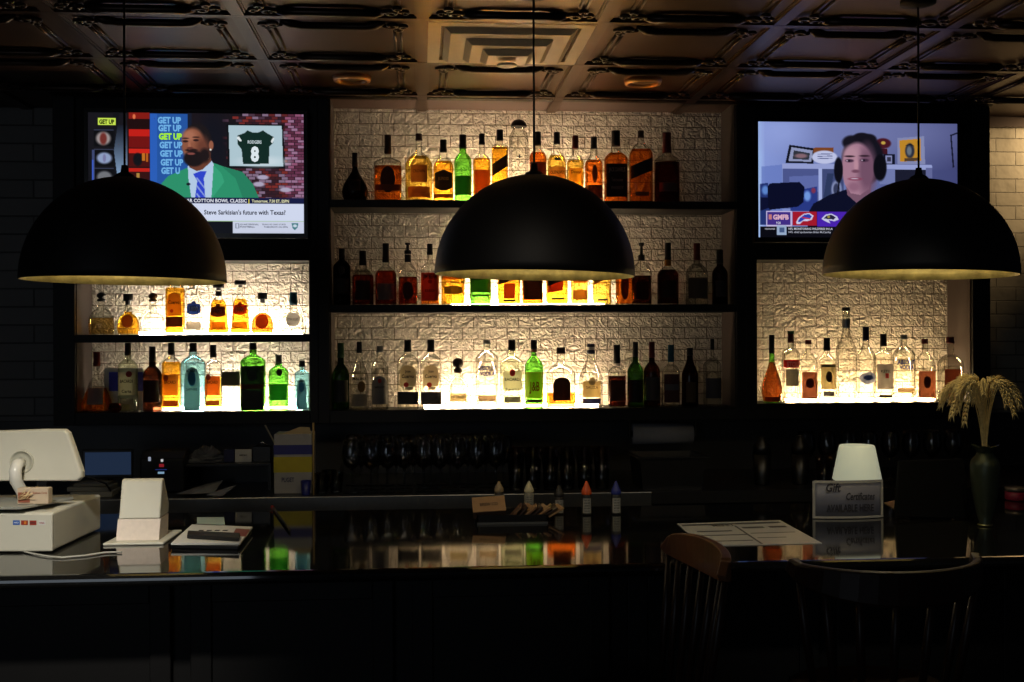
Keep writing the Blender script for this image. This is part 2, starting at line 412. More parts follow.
# ------------------------------------------------------------------ bar
ZBAR = 1.057
fy = atz(300, 571, ZBAR).y; by = atz(300, 511, ZBAR).y
print('bar front', fy, 'back', by)
def granite():
    m = bpy.data.materials.new('polished_black_granite'); m.use_nodes = True; nt = m.node_tree; N = nt.nodes; L = nt.links
    b = N['Principled BSDF']; b.inputs['Roughness'].default_value = .055; b.inputs['IOR'].default_value = 1.75
    tc = N.new('ShaderNodeTexCoord'); v = N.new('ShaderNodeTexVoronoi'); v.inputs['Scale'].default_value = 260; L.new(tc.outputs['Object'], v.inputs[0])
    r = N.new('ShaderNodeValToRGB'); L.new(v.outputs['Distance'], r.inputs[0])
    r.color_ramp.elements[0].position = .08; r.color_ramp.elements[0].color = (.05, .045, .04, 1)
    r.color_ramp.elements[1].position = .25; r.color_ramp.elements[1].color = (.006, .006, .006, 1)
    L.new(r.outputs[0], b.inputs['Base Color'])
    return m
t = thing('bar_counter', 'long bar counter with polished black granite top and black front', 'bar', (0, 3.5, 0))
BX0, BX1 = XL + .3, 3.2
bt = MB(); r_ = .018
prof = [(fy + r_ - r_*cos(a), ZBAR - r_ + r_*sin(a)) for a in [(-pi/2 + pi*k/8) for k in range(9)]]
bt.prism(prof + [(by, ZBAR), (by, ZBAR - 2*r_)], 'x', BX0, BX1)
bt.build('countertop', granite(), t, True)
bx('bar_body', black_wood, BX0 + .05, BX1 - .05, fy + .28, by - .05, 0, ZBAR - .036, t)
for k in range(10):
    x0 = BX0 + .1 + k*.635
    pnl = MB(); pnl.box(x0, x0 + .58, fy + .265, fy + .28, .2, .98)
    pnl.box(x0, x0 + .06, fy + .255, fy + .266, .2, .98); pnl.box(x0 + .52, x0 + .58, fy + .255, fy + .266, .2, .98)
    pnl.box(x0 + .06, x0 + .52, fy + .255, fy + .266, .92, .98); pnl.box(x0 + .06, x0 + .52, fy + .255, fy + .266, .2, .27)
    pnl.build('front_panel', black_wood, t, True, bevel=.003)
MB().tube([(BX0 + .1, fy + .12, .2), (BX1 - .1, fy + .12, .2)], .022, 12).build('foot_rail', pm('dark_brass', (60, 46, 28), .35, 1), t, True)

# ------------------------------------------------------------------ dome pendants
dome_out = pm('matte_black_shade', (13, 12, 13), .6, spec=.5, var=.15, scale=40)
def leaf_mat():
    m = pm('gold_leaf_lining', (176, 158, 96), .5, .45, var=.75, scale=26, bump=.8)
    return m
gold = leaf_mat()
cord_m = pm('black_cord', (8, 8, 8), .7)
def dome(px, rim_y, wpx, top_py, label, tilt=0.0):
    z = 1.68; Y = 3.52
    c = at(px, rim_y, Y); d = depth(c)
    u = abs(px - 512) / F
    r = wpx / 2 * d / F / sqrt(1 + u*u)
    h = (rim_y - top_py) * d / F
    t = thing('dome_pendant', label, 'pendant lamp', (c.x, Y, c.z), group='black dome pendant lamps over the bar')
    n = 20
    out = [(r*cos(pi/2*k/n), h*sin(pi/2*k/n)) for k in range(n)] + [(.012, h)]
    inn = [((r-.004)*cos(pi/2*k/n), (h-.004)*sin(pi/2*k/n)) for k in range(n)] + [(.012, h-.004)]
    mt = Matrix.Rotation(tilt, 4, 'Y')
    mb = MB(); mb.lathe([((r-.003), .0)] + out, seg=72, caps=False, mtx=mt); mb.build('shade', dome_out, t)
    mb = MB(); mb.lathe([(r-.002, .0)] + inn, seg=72, caps=False, mtx=mt); mb.build('lining', gold, t)
    mb = MB(); mb.lathe([(.001, h-.03), (.03, h-.03), (.03, h+.002), (.024, h+.008), (.012, h+.014), (.009, h+.035), (.001, h + .036)], seg=20); mb.build('cap', cord_m, t)
    bl = lamp('lining_fill_light', 'POINT', (c.x, Y, c.z + h*.42), (c.x, Y, 0), 2.6, (1, .88, .62), shadow_soft_size=.02)  # point light added below the unlit bulb to brighten the gold lining
    MB().tube([(0, 0, h+.03), (0, 0, ZC - .02 - c.z)], .0035, 8).build('cord', cord_m, t)
    mb = MB(); mb.lathe([(.001, h-.085), (.018, h-.08), (.022, h-.055), (.016, h-.03), (.001, h-.028)], seg=16); mb.build('bulb', pm('unlit_frosted_bulb', (150, 145, 130), .3), t)
    mb = MB(); mb.lathe([(.001, 0), (.055, 0), (.055, -.012), (.02, -.022), (.001, -.023)], (0, 0, ZC - .001 - c.z), seg=24); mb.build('ceiling_rose', cord_m, t)
    return t
dome(125, 281, 209, 177, 'black dome pendant lamp with gold lining in front of the left television', .01)
dome(534.5, 275.5, 200, 175, 'black dome pendant lamp with gold lining in front of the middle shelves', .018)
dome(919, 275, 199, 179, 'black dome pendant lamp with gold lining in front of the right television', .02)

# ------------------------------------------------------------------ television pictures
class Paint:
    """a small raster of the picture a screen shows, in photo pixels x 2"""
    def __init__(s, x0, y0, x1, y1, k=2):
        s.x0, s.y0, s.k = x0, y0, k
        s.w, s.h = int(round((x1-x0)*k)), int(round((y1-y0)*k))
        ys, xs_ = np.mgrid[0:s.h+1, 0:s.w+1]
        s.X = x0 + xs_/k; s.Y = y0 + ys/k
        s.a = np.zeros((s.h+1, s.w+1, 3))
    def put(s, m, c, al=1.0):
        m = np.clip(m, 0, 1)[..., None] * al; s.a = s.a*(1-m) + np.array(c, float)*m
    def poly(s, pts, c, al=1.0):
        m = np.zeros(s.X.shape, bool); n = len(pts); j = n-1
        for i in range(n):
            xi, yi = pts[i]; xj, yj = pts[j]
            if yi != yj:
                m ^= ((yi > s.Y) != (yj > s.Y)) & (s.X < (xj-xi)*(s.Y-yi)/(yj-yi) + xi)
            j = i
        s.put(m.astype(float), c, al)
    def rect(s, x0, y0, x1, y1, c, al=1.0): s.put(((s.X >= x0) & (s.X <= x1) & (s.Y >= y0) & (s.Y <= y1)).astype(float), c, al)
    def ell(s, cx, cy, rx, ry, c, soft=.15, al=1.0, rot=0):
        dx, dy = s.X-cx, s.Y-cy; ca, sa = cos(rot), sin(rot)
        d = np.sqrt(((dx*ca+dy*sa)/rx)**2 + ((-dx*sa+dy*ca)/ry)**2)
        s.put((1+soft/2-d)/soft, c, al)
    def grad(s, x0, y0, x1, y1, ca_, cb, ax='x'):
        m = ((s.X >= x0) & (s.X <= x1) & (s.Y >= y0) & (s.Y <= y1)).astype(float)
        t = np.clip((s.X-x0)/(x1-x0) if ax == 'x' else (s.Y-y0)/(y1-y0), 0, 1)[..., None]
        col = np.array(ca_, float)*(1-t) + np.array(cb, float)*t
        s.a = s.a*(1-m[..., None]) + col*m[..., None]
    def mesh(s, name, parent, Yp, strength):
        n = s.h+1, s.w+1
        co = np.zeros((n[0], n[1], 3))
        p00 = at(s.x0, s.y0, Yp); p10 = at(s.x0 + s.w/s.k, s.y0, Yp); p01 = at(s.x0, s.y0 + s.h/s.k, Yp)
        s.p00 = p00; s.Yp = Yp
        s.ex = (p10.x - p00.x) / (s.w/s.k); s.ez = (p00.z - p01.z) / (s.h/s.k)
        co[..., 0] = p00.x + (s.X-s.x0)*s.ex; co[..., 1] = Yp; co[..., 2] = p00.z - (s.Y-s.y0)*s.ez
        co -= np.array(WO[parent.name])
        idx = np.arange(n[0]*n[1]).reshape(n)
        q = np.stack([idx[:-1, :-1], idx[1:, :-1], idx[1:, 1:], idx[:-1, 1:]], -1).reshape(-1)
        me = bpy.data.meshes.new(name); nf = s.h*s.w
        me.vertices.add(n[0]*n[1]); me.vertices.foreach_set('co', co.reshape(-1))
        me.loops.add(nf*4); me.loops.foreach_set('vertex_index', q.astype(np.int32))
        me.polygons.add(nf); me.polygons.foreach_set('loop_start', np.arange(0, nf*4, 4, dtype=np.int32))
        me.update(calc_edges=True)
        ca_ = me.color_attributes.new('picture', 'FLOAT_COLOR', 'POINT')
        v = np.clip(s.a/255, 0, 1); l = np.where(v <= .04045, v/12.92, ((v+.055)/1.055)**2.4)
        rgba = np.ones((n[0]*n[1], 4)); rgba[:, :3] = l.reshape(-1, 3)
        ca_.data.foreach_set('color', rgba.reshape(-1))
        m = bpy.data.materials.new(name + '_picture'); m.use_nodes = True; nt = m.node_tree; b = nt.nodes['Principled BSDF']
        at_ = nt.nodes.new('ShaderNodeAttribute'); at_.attribute_name = 'picture'
        nt.links.new(at_.outputs['Color'], b.inputs['Emission Color']); b.inputs['Emission Strength'].default_value = strength
        b.inputs['Base Color'].default_value = (.004, .004, .004, 1); b.inputs['Roughness'].default_value = .35
        me.materials.append(m)
        o = bpy.data.objects.new(name, me); COL.objects.link(o); o.parent = parent; WO[o.name] = WO[parent.name]
        s.ob = o; return o
    def txt(s, st, x0, x1, y_base, cap, c, strength=1.0, name='caption'):
        """lettering on the screen, lit like the rest of the picture"""
        m = glow('screen_text_%02x%02x%02x' % tuple(c), tuple(c), strength)
        cx = (x0+x1)/2
        return text(name, st, m, s.ob, (s.p00.x + (cx-s.x0)*s.ex, s.Yp - .0012, s.p00.z - (y_base-s.y0)*s.ez), (1, 0, 0), (0, 0, 1), cap*s.ez, (x1-x0)*s.ex)
def tv(label, x0, y0, x1, y1, Yp=5.045):
    a = at(x0, y0, Yp); b = at(x1, y1, Yp)
    t = thing('television', label, 'television', ((a.x+b.x)/2, Yp + .03, b.z))
    e = .016
    bx('housing', black_plastic, a.x-e, b.x+e, Yp + .004, YF - .002, b.z-e-.004, a.z+e, t, bevel=.004)
    bx('wall_mount', black_plastic, (a.x+b.x)/2-.15, (a.x+b.x)/2+.15, YF - .002, YF + .0195, b.z+.15, a.z-.15, t)
    mb = MB()
    mb.box(a.x-e, a.x, Yp-.004, Yp+.006, b.z-e-.004, a.z+e); mb.box(b.x, b.x+e, Yp-.004, Yp+.006, b.z-e-.004, a.z+e)
    mb.box(a.x, b.x, Yp-.004, Yp+.006, a.z, a.z+e); mb.box(a.x, b.x, Yp-.004, Yp+.006, b.z-e-.004, b.z)
    mb.build('bezel', pm('glossy_black_bezel', (6, 6, 7), .25), t, True)
    return t
# left television
T = tv('wall television showing a bearded man in a green suit and blue tie', 88, 112, 304, 233.5)
P = Paint(88, 112, 304, 233.5); R_ = random.Random(3)
P.rect(80, 100, 320, 240, (9, 9, 13))
P.grad(88, 113, 128, 233, (22, 20, 26), (10, 10, 16), 'y')
P.grad(113, 125, 126.5, 178, (24, 28, 40), (135, 165, 200), 'y')
P.poly([(113, 112), (119, 112), (113.5, 150), (117, 178), (113, 178)], (14, 14, 20))
for i, (cx, cy, rx, ry, c) in enumerate(((103, 138.2, 7.2, 6.6, (150, 140, 140)), (103.9, 157.9, 7.4, 5.6, (140, 155, 190)), (104, 177, 7.4, 6, (110, 112, 118)))):
    P.rect(94, cy-9, 113, cy-8.2, (50, 55, 75)); P.rect(94, cy-8, 113, cy+8, (8, 8, 12)); P.ell(cx, cy, rx, ry, c, .4)
P.ell(103, 138.5, 3.4, 6, (110, 45, 40), .5); P.ell(104, 158, 1.6, 4, (120, 120, 160), .5)
P.rect(92, 150, 94, 185, (60, 70, 110)); P.rect(92, 160, 93, 185, (60, 90, 190))
P.rect(97.6, 118, 115.2, 124.6, (200, 228, 80))
P.rect(127, 112, 150, 200, (28, 8, 8))
for y0_, y1_, c in ((112, 118, (130, 24, 16)), (129, 136, (190, 28, 20)), (136, 147, (110, 14, 12)), (148.5, 153, (205, 34, 22)), (153, 166, (70, 12, 10)), (168, 171.5, (190, 30, 20)), (171.5, 186, (50, 10, 8))):
    P.rect(128.5, y0_, 148.5, y1_, c)
P.ell(137, 159, 4.5, 6.5, (12, 12, 18), .3); P.rect(141.5, 153, 144, 160, (190, 110, 30)); P.rect(145.5, 153, 147, 161, (180, 90, 24)); P.ell(133.5, 116, 1.5, 2.5, (220, 110, 70)); P.rect(136, 173, 138.5, 179, (170, 130, 60))
P.rect(150, 112, 154, 200, (10, 14, 34)); P.rect(149.5, 113, 190, 200, (34, 82, 158)); P.rect(149.5, 113, 156, 200, (40, 92, 182)); P.rect(187, 112, 196, 200, (20, 26, 44))
P.rect(191, 112, 304, 200, (24, 18, 24))
for j in range(31):
    for i in range(14):
        bx0 = 222 + i*6.6 + (3.3 if j % 2 else 0); by0 = 112 + j*2.9
        if bx0 < 238 and j < 22 and R_.random() < .7: continue
        c = R_.choice(((92, 34, 36), (120, 42, 38), (60, 26, 32), (74, 50, 66), (128, 104, 128), (50, 24, 34)))
        if bx0 > 284: c = R_.choice(((104, 52, 78), (140, 80, 110), (86, 40, 60), (150, 110, 140)))
        P.rect(bx0, by0, bx0+5.9, by0+2.3, c)
for (cx, cy) in ((285, 188.5), (262, 176), (258, 183)): P.ell(cx, cy, 6, 2.4, (170, 160, 185), .5)
P.ell(212, 150, 14, 40, (16, 16, 26), .8)
P.poly([(225.8, 122.2), (283, 122.2), (284.6, 166.6), (227, 166.6)], (10, 12, 16))
P.poly([(227.8, 124), (281.4, 124), (282.6, 164.6), (229, 164.6)], (172, 196, 206)); P.ell(262, 160, 22, 5, (196, 212, 220), 1)
Q = lambda pts: [(80 + x/4.267, 100 + y/4.267) for x, y in pts]
P.poly(Q([(668, 145), (700, 133), (712, 122), (735, 132), (760, 130), (778, 121), (795, 133), (825, 150), (822, 175), (806, 192), (803, 266), (692, 268), (686, 205), (668, 180)]), (14, 40, 34))
P.poly(Q([(664, 155), (674, 148), (688, 168), (680, 170)]), (220, 228, 230)); P.poly(Q([(812, 168), (822, 152), (828, 156), (818, 178)]), (220, 228, 230))
# man
P.poly(Q([(345, 352), (372, 322), (452, 286), (560, 262), (604, 278), (690, 302), (735, 355), (760, 414), (760, 440), (300, 440)]), (42, 142, 104))
P.poly(Q([(600, 278), (690, 302), (735, 355), (760, 414), (690, 414), (660, 330)]), (36, 124, 92)); P.poly(Q([(560, 268), (600, 310), (612, 345), (560, 414), (552, 414)]), (52, 158, 118))
P.poly(Q([(456, 280), (470, 262), (552, 248), (566, 268), (556, 414), (470, 414), (458, 330)]), (176, 200, 226))
P.poly(Q([(478, 312), (508, 300), (536, 300), (524, 330), (530, 414), (486, 414), (496, 342)]), (44, 66, 200))
for k in range(3): P.poly(Q([(490, 330+k*34), (496, 326+k*34), (530, 372+k*34), (528, 378+k*34)]), (150, 170, 220), .8)
P.poly(Q([(450, 236), (552, 215), (556, 258), (520, 292), (495, 300), (462, 284)]), (104, 58, 42))
P.ell(80+497/4.267, 100+172/4.267, 61/4.267, 77/4.267, (26, 20, 22), .1)
P.ell(80+478/4.267, 100+184/4.267, 49/4.267, 70/4.267, (140, 84, 62), .25)
P.ell(80+462/4.267, 100+148/4.267, 28/4.267, 24/4.267, (166, 106, 82), .9)
P.ell(80+520/4.267, 100+205/4.267, 28/4.267, 50/4.267, (104, 58, 44), .9)
P.ell(80+556/4.267, 100+188/4.267, 10/4.267, 20/4.267, (146, 88, 66), .3); P.ell(80+553/4.267, 100+207/4.267, 1.0, 1.0, (230, 230, 220), .4)
P.ell(80+482/4.267, 100+246/4.267, 44/4.267, 34/4.267, (24, 16, 18), .25); P.ell(80+528/4.267, 100+232/4.267, 22/4.267, 30/4.267, (28, 18, 20), .6)
P.ell(80+472/4.267, 100+210/4.267, 26/4.267, 7/4.267, (36, 20, 20), .5)
P.ell(80+470/4.267, 100+225/4.267, 17/4.267, 5/4.267, (130, 70, 64), .4)
for ex_, ey_ in ((446, 172), (491, 167)):
    P.ell(80+ex_/4.267, 100+ey_/4.267, 12/4.267, 5/4.267, (44, 24, 24), .5); P.ell(80+(ex_)/4.267, 100+(ey_-13)/4.267, 15/4.267, 3/4.267, (40, 24, 22), .6)
P.ell(80+463/4.267, 100+190/4.267, 6/4.267, 16/4.267, (164, 102, 78), .7); P.ell(80+466/4.267, 100+201/4.267, 13/4.267, 5/4.267, (96, 50, 42), .7)
P.ell(80+458/4.267, 100+356/4.267, 2, 1.4, (16, 20, 30), .4)
# captions' grounds
P.rect(88, 196.8, 304, 202.8, (18, 24, 64)); P.rect(88, 202.8, 304, 220.2, (206, 214, 236)); P.rect(88, 220.2, 304, 221, (150, 190, 120))
P.rect(88, 221, 231.8, 233.5, (8, 9, 18)); P.rect(231.8, 220.8, 304, 232.6, (200, 206, 226)); P.rect(234.5, 222.6, 238, 227.6, (120, 130, 150)); P.rect(235.1, 223.2, 237.4, 227, (200, 206, 226))
P.poly([(291, 222.5), (298, 222.5), (297, 227), (294.5, 229.5), (292, 227)], (60, 120, 130)); P.ell(294.5, 225, 2, 1.5, (200, 214, 226), .4)
P.mesh('screen', T, 5.045, 1.0)
for k, y in enumerate((122.3, 130.2, 138.6, 147.2, 155.8, 164.6, 173, 180)):
    if k == 7: continue
    P.txt('GET UP' if k < 6 else 'GET U', 157 + k*.55, (180.3 if k < 6 else 176.6) + k*.4, y, 6.0, (166, 240, 40) if k == 2 else (110, 176, 228), name='studio_sign')
P.txt('GET UP', 99, 114, 123.6, 4.2, (24, 30, 10))
P.txt('GOODYEAR COTTON BOWL CLASSIC', 166, 246, 201.6, 3.4, (226, 230, 240)); P.rect
P.txt('|', 247.6, 248.4, 201.8, 3.6, (230, 220, 90)); P.txt('Tomorrow, 7:30 ET, ESPN', 251, 288.5, 201.5, 2.9, (226, 224, 180))
P.txt("Steve Sarkisian's future with Texas?", 203, 285, 213.8, 4.5, (30, 30, 48))
P.txt('QUARTERFINAL', 239, 258, 224.5, 1.5, (90, 96, 112)); P.txt('FOOTBALL', 239, 254, 227, 1.6, (30, 36, 60)); P.txt('TEXAS VS OHIO STATE', 261, 285, 224.5, 1.5, (90, 96, 112)); P.txt('TOMORROW ON ESPN', 263, 287, 227, 1.4, (60, 66, 90))
P.txt('RODGERS', 247, 261, 142, 3.2, (200, 214, 220), name='jersey_lettering'); P.txt('8', 250, 258.4, 159.5, 14, (220, 230, 236), name='jersey_number')

# right television
T = tv('wall television showing a dark haired man wearing headphones by a white shelf', 758, 121.6, 957.5, 238)
P = Paint(758, 121.6, 957.5, 238)
Q = lambda pts: [(740 + x/3.606, 100 + y/3.606) for x, y in pts]
def E(cx, cy, rx, ry, c, soft=.15, al=1., rot=0): P.ell(740+cx/3.606, 100+cy/3.606, rx/3.606, ry/3.606, c, soft, al, rot)
P.grad(758, 121, 958, 240, (134, 152, 214), (62, 66, 112)); P.grad(758, 121, 764, 240, (160, 190, 235), (140, 158, 216))
E(540, 110, 330, 90, (118, 124, 172), 1.4, .6); E(150, 110, 90, 60, (150, 166, 224), 1.4, .6)
P.poly(Q([(76, 300), (76, 240), (150, 232), (150, 400), (76, 400)]), (96, 116, 186), .7)
P.poly(Q([(150, 228), (690, 228), (692, 246), (150, 248)]), (146, 156, 206))
P.poly(Q([(153, 246), (280, 246), (280, 390), (153, 390)]), (74, 84, 138)); P.poly(Q([(175, 275), (280, 270), (280, 330), (175, 330)]), (92, 104, 164))
P.poly(Q([(280, 244), (293, 244), (293, 390), (280, 390)]), (160, 172, 220)); P.poly(Q([(293, 246), (370, 246), (370, 400), (293, 400)]), (62, 72, 116))
P.poly(Q([(312, 262), (335, 262), (322, 345), (296, 360)]), (44, 56, 92)); E(345, 320, 18, 30, (140, 150, 190), .4); E(345, 320, 12, 22, (50, 56, 86), .4)
P.poly(Q([(500, 244), (556, 244), (556, 300), (500, 300)]), (110, 120, 170)); P.poly(Q([(556, 246), (668, 246), (668, 300), (556, 300)]), (26, 28, 46)); P.poly(Q([(668, 240), (692, 240), (692, 300), (668, 300)]), (96, 102, 150))
P.poly(Q([(692, 246), (785, 246), (785, 320), (692, 320)]), (66, 72, 120), .6)
P.poly(Q([(176, 160), (270, 173), (262, 228), (162, 226)]), (14, 16, 28)); P.poly(Q([(184, 169), (260, 180), (254, 221), (173, 219)]), (140, 148, 184)); P.poly(Q([(192, 180), (250, 190), (246, 214), (188, 212)]), (46, 50, 60)); E(218, 200, 22, 8, (130, 100, 110), .6)
P.poly(Q([(262, 170), (335, 168), (335, 186), (262, 190)]), (120, 66, 34)); E(302, 204, 46, 24, (186, 192, 226), .15)
for k in range(3): P.poly(Q([(276, 192+k*8), (330, 190+k*8), (330, 193+k*8), (276, 195+k*8)]), (90, 96, 140))
E(513, 152, 29, 19, (70, 22, 34), .25); E(514, 150, 8, 6, (190, 160, 70), .4); E(522, 175, 8, 5, (180, 140, 160), .4); P.poly(Q([(500, 170), (528, 170), (530, 190), (505, 190)]), (60, 20, 32))
P.poly(Q([(514, 190), (556, 190), (556, 228), (514, 228)]), (16, 20, 40)); P.poly(Q([(522, 196), (545, 196), (545, 224), (522, 224)]), (130, 136, 180)); P.poly(Q([(527, 202), (541, 202), (541, 218), (527, 218)]), (50, 50, 70))
P.poly(Q([(565, 132), (662, 124), (666, 226), (566, 226)]), (128, 134, 174)); P.poly(Q([(573, 140), (650, 133), (651, 214), (574, 218)]), (186, 132, 40))
E(610, 178, 17, 27, (40, 44, 60), .3); E(608, 178, 9, 17, (100, 110, 120), .6); P.poly(Q([(590, 206), (640, 202), (642, 214), (590, 217)]), (80, 60, 40)); P.poly(Q([(592, 160), (612, 150), (628, 162), (612, 158)]), (26, 28, 36))
P.poly(Q([(757, 118), (785, 108), (785, 114), (763, 122), (772, 235), (766, 240)]), (22, 24, 44))
P.poly(Q([(72, 302), (100, 298), (110, 450), (72, 450)]), (34, 50, 110)); E(90, 325, 12, 16, (90, 130, 200), .6)
P.poly(Q([(180, 330), (275, 310), (275, 400), (180, 400)]), (40, 56, 130)); E(240, 345, 12, 18, (110, 150, 220), .6); E(262, 325, 8, 10, (120, 50, 80), .6)
# man with headphones
P.poly(Q([(240, 410), (262, 372), (320, 340), (380, 320), (470, 330), (540, 372), (600, 460), (240, 460)]), (12, 15, 38))
P.poly(Q([(378, 300), (470, 300), (466, 345), (420, 372), (384, 340)]), (118, 84, 104))
E(440, 212, 76, 94, (20, 19, 30), .12); E(400, 150, 34, 26, (22, 20, 30), .3); E(462, 138, 28, 20, (20, 18, 28), .3); E(436, 130, 30, 16, (20, 18, 28), .3)
E(420, 240, 57, 90, (162, 120, 140), .16); P.poly(Q([(366, 250), (470, 250), (462, 318), (430, 340), (396, 334), (374, 300)]), (162, 120, 140))
E(455, 250, 32, 84, (112, 78, 100), .8); E(398, 190, 28, 26, (176, 134, 150), .9); E(408, 310, 22, 16, (140, 98, 120), .8)
E(352, 250, 16, 46, (14, 14, 24), .2); E(502, 240, 24, 48, (12, 12, 20), .2); P.poly(Q([(352, 290), (358, 290), (350, 340), (346, 340)]), (12, 12, 22))
for ex_, ey_ in ((392, 216), (446, 214)):
    E(ex_, ey_, 15, 6, (70, 46, 66), .6); E(ex_-2, ey_, 4, 4, (26, 20, 34), .6); E(ex_-9, ey_, 3, 2.5, (180, 160, 180), .6); E(ex_, ey_-16, 18, 3.5, (50, 32, 44), .7)
E(416, 232, 8, 26, (182, 136, 152), .8); E(414, 254, 14, 6, (110, 70, 90), .7); E(412, 282, 26, 6, (128, 66, 90), .5); E(410, 281, 14, 2, (190, 170, 190), .6)
# microphone
P.poly(Q([(98, 312), (106, 300), (212, 294), (230, 312), (226, 368), (206, 384), (106, 396), (98, 384)]), (10, 13, 38)); P.poly(Q([(72, 350), (100, 352), (100, 390), (72, 400)]), (12, 16, 46))
# score boxes
P.poly(Q([(72, 456), (785, 456), (785, 510), (72, 510)]), (10, 10, 18))
P.poly(Q([(92, 400), (184, 400), (184, 455), (92, 455)]), (190, 180, 220)); P.poly(Q([(96, 404), (180, 404), (180, 451), (96, 451)]), (64, 44, 130)); P.poly(Q([(102, 412), (112, 412), (112, 430), (102, 430)]), (190, 120, 120))
P.poly(Q([(187, 402), (273, 402), (273, 452), (187, 452)]), (160, 24, 44)); P.poly(Q([(275, 402), (420, 402), (420, 455), (275, 455)]), (72, 34, 170))
P.poly(Q([(200, 440), (208, 424), (226, 410), (246, 406), (262, 416), (256, 430), (240, 436), (224, 436), (212, 447), (202, 447)]), (200, 200, 230)); P.poly(Q([(205, 438), (212, 426), (228, 413), (246, 410), (256, 418), (250, 427), (232, 428), (214, 440)]), (40, 60, 170)); P.poly(Q([(222, 420), (250, 426), (248, 430), (220, 424)]), (190, 40, 50))
P.poly(Q([(290, 428), (304, 412), (326, 408), (346, 418), (352, 430), (336, 436), (316, 432), (322, 444), (304, 436)]), (196, 196, 226)); P.poly(Q([(298, 426), (308, 416), (326, 412), (342, 422), (334, 430), (312, 428)]), (34, 30, 60)); E(316, 420, 5, 5, (150, 140, 60), .4)
P.poly(Q([(130, 452), (165, 452), (165, 486), (130, 486)]), (150, 170, 200)); P.poly(Q([(139, 460), (157, 460), (157, 478), (139, 478)]), (70, 90, 130))
P.mesh('screen', T, 5.045, 1.0)
P.txt('GMFB', 740+117/3.606, 740+173/3.606, 100+430/3.606, 4.6, (214, 170, 190)); P.txt('9:20', 740+128/3.606, 740+144/3.606, 100+447/3.606, 2.4, (200, 200, 220))
P.txt('NFL MONITORING WILDFIRES IN LA', 740+172/3.606, 740+330/3.606, 100+467.5/3.606, 2.1, (190, 192, 204)); P.txt('NFL chief spokesman Brian McCarthy', 740+172/3.606, 740+324/3.606, 100+479/3.606, 1.9, (160, 162, 176))
P.txt('HEADLINES', 740+88/3.606, 740+124/3.606, 100+467/3.606, 1.4, (170, 172, 184))

# ------------------------------------------------------------------ bottles
GL = {
 'clear': glassy('clear_glass', (236, 236, 228), .5), 'frost': glassy('frosted_glass', (222, 222, 214), .75),
 'greenish': glassy('pale_green_glass', (226, 236, 206), .6), 'blue': glassy('pale_blue_glass', (160, 214, 228), .6),
 'green': glassy('bright_green_glass', (104, 200, 66), .5, refr=.3), 'dgreen': glassy('dark_green_glass', (34, 78, 20), .5, refr=.3),
 'brown': glassy('dark_brown_glass', (46, 20, 10), .5), 'black': glassy('black_glass', (12, 8, 8), .5)}
LQ = {
 'amber': glassy('amber_spirit', (255, 186, 48), .5, refr=.45), 'gold': glassy('golden_spirit', (255, 214, 90), .5, refr=.45),
 'orange': glassy('orange_spirit', (244, 128, 38), .5, refr=.5), 'red': glassy('reddish_brown_spirit', (150, 46, 20), .5, refr=.6),
 'dark': glassy('dark_brown_spirit', (64, 20, 10), .5, refr=.8), 'pale': glassy('pale_straw_spirit', (214, 180, 104), .6, refr=.3),
 'cognac': glassy('deep_cognac', (140, 70, 26), .5, refr=.6),
 'water': glassy('clear_spirit', (232, 230, 218), .7), 'bluewater': glassy('pale_blue_spirit', (140, 206, 224), .6),
 'greenwater': glassy('green_spirit', (70, 190, 50), .5, refr=.7)}
CAPS = {'k': pm('black_cap', (10, 10, 11), .4), 'br': pm('dark_cork_cap', (58, 36, 24), .5), 'rd': pm('dark_red_cap', (92, 18, 18), .4),
 'nv': pm('navy_cap', (18, 22, 58), .4), 'sv': pm('silver_cap', (140, 142, 142), .35, .7), 'tl': pm('teal_cap', (30, 92, 112), .4),
 'gn': pm('green_capsule', (26, 74, 28), .4), 'gd': pm('gold_foil', (160, 120, 44), .4, .6), 'w': pm('white_cap', (190, 186, 176), .5)}
def lab_mat(c): return pm('label_%02x%02x%02x' % tuple(c), c, .65, var=.08, scale=120, trans=.28)
def sm(t): return t*t*(3-2*t)
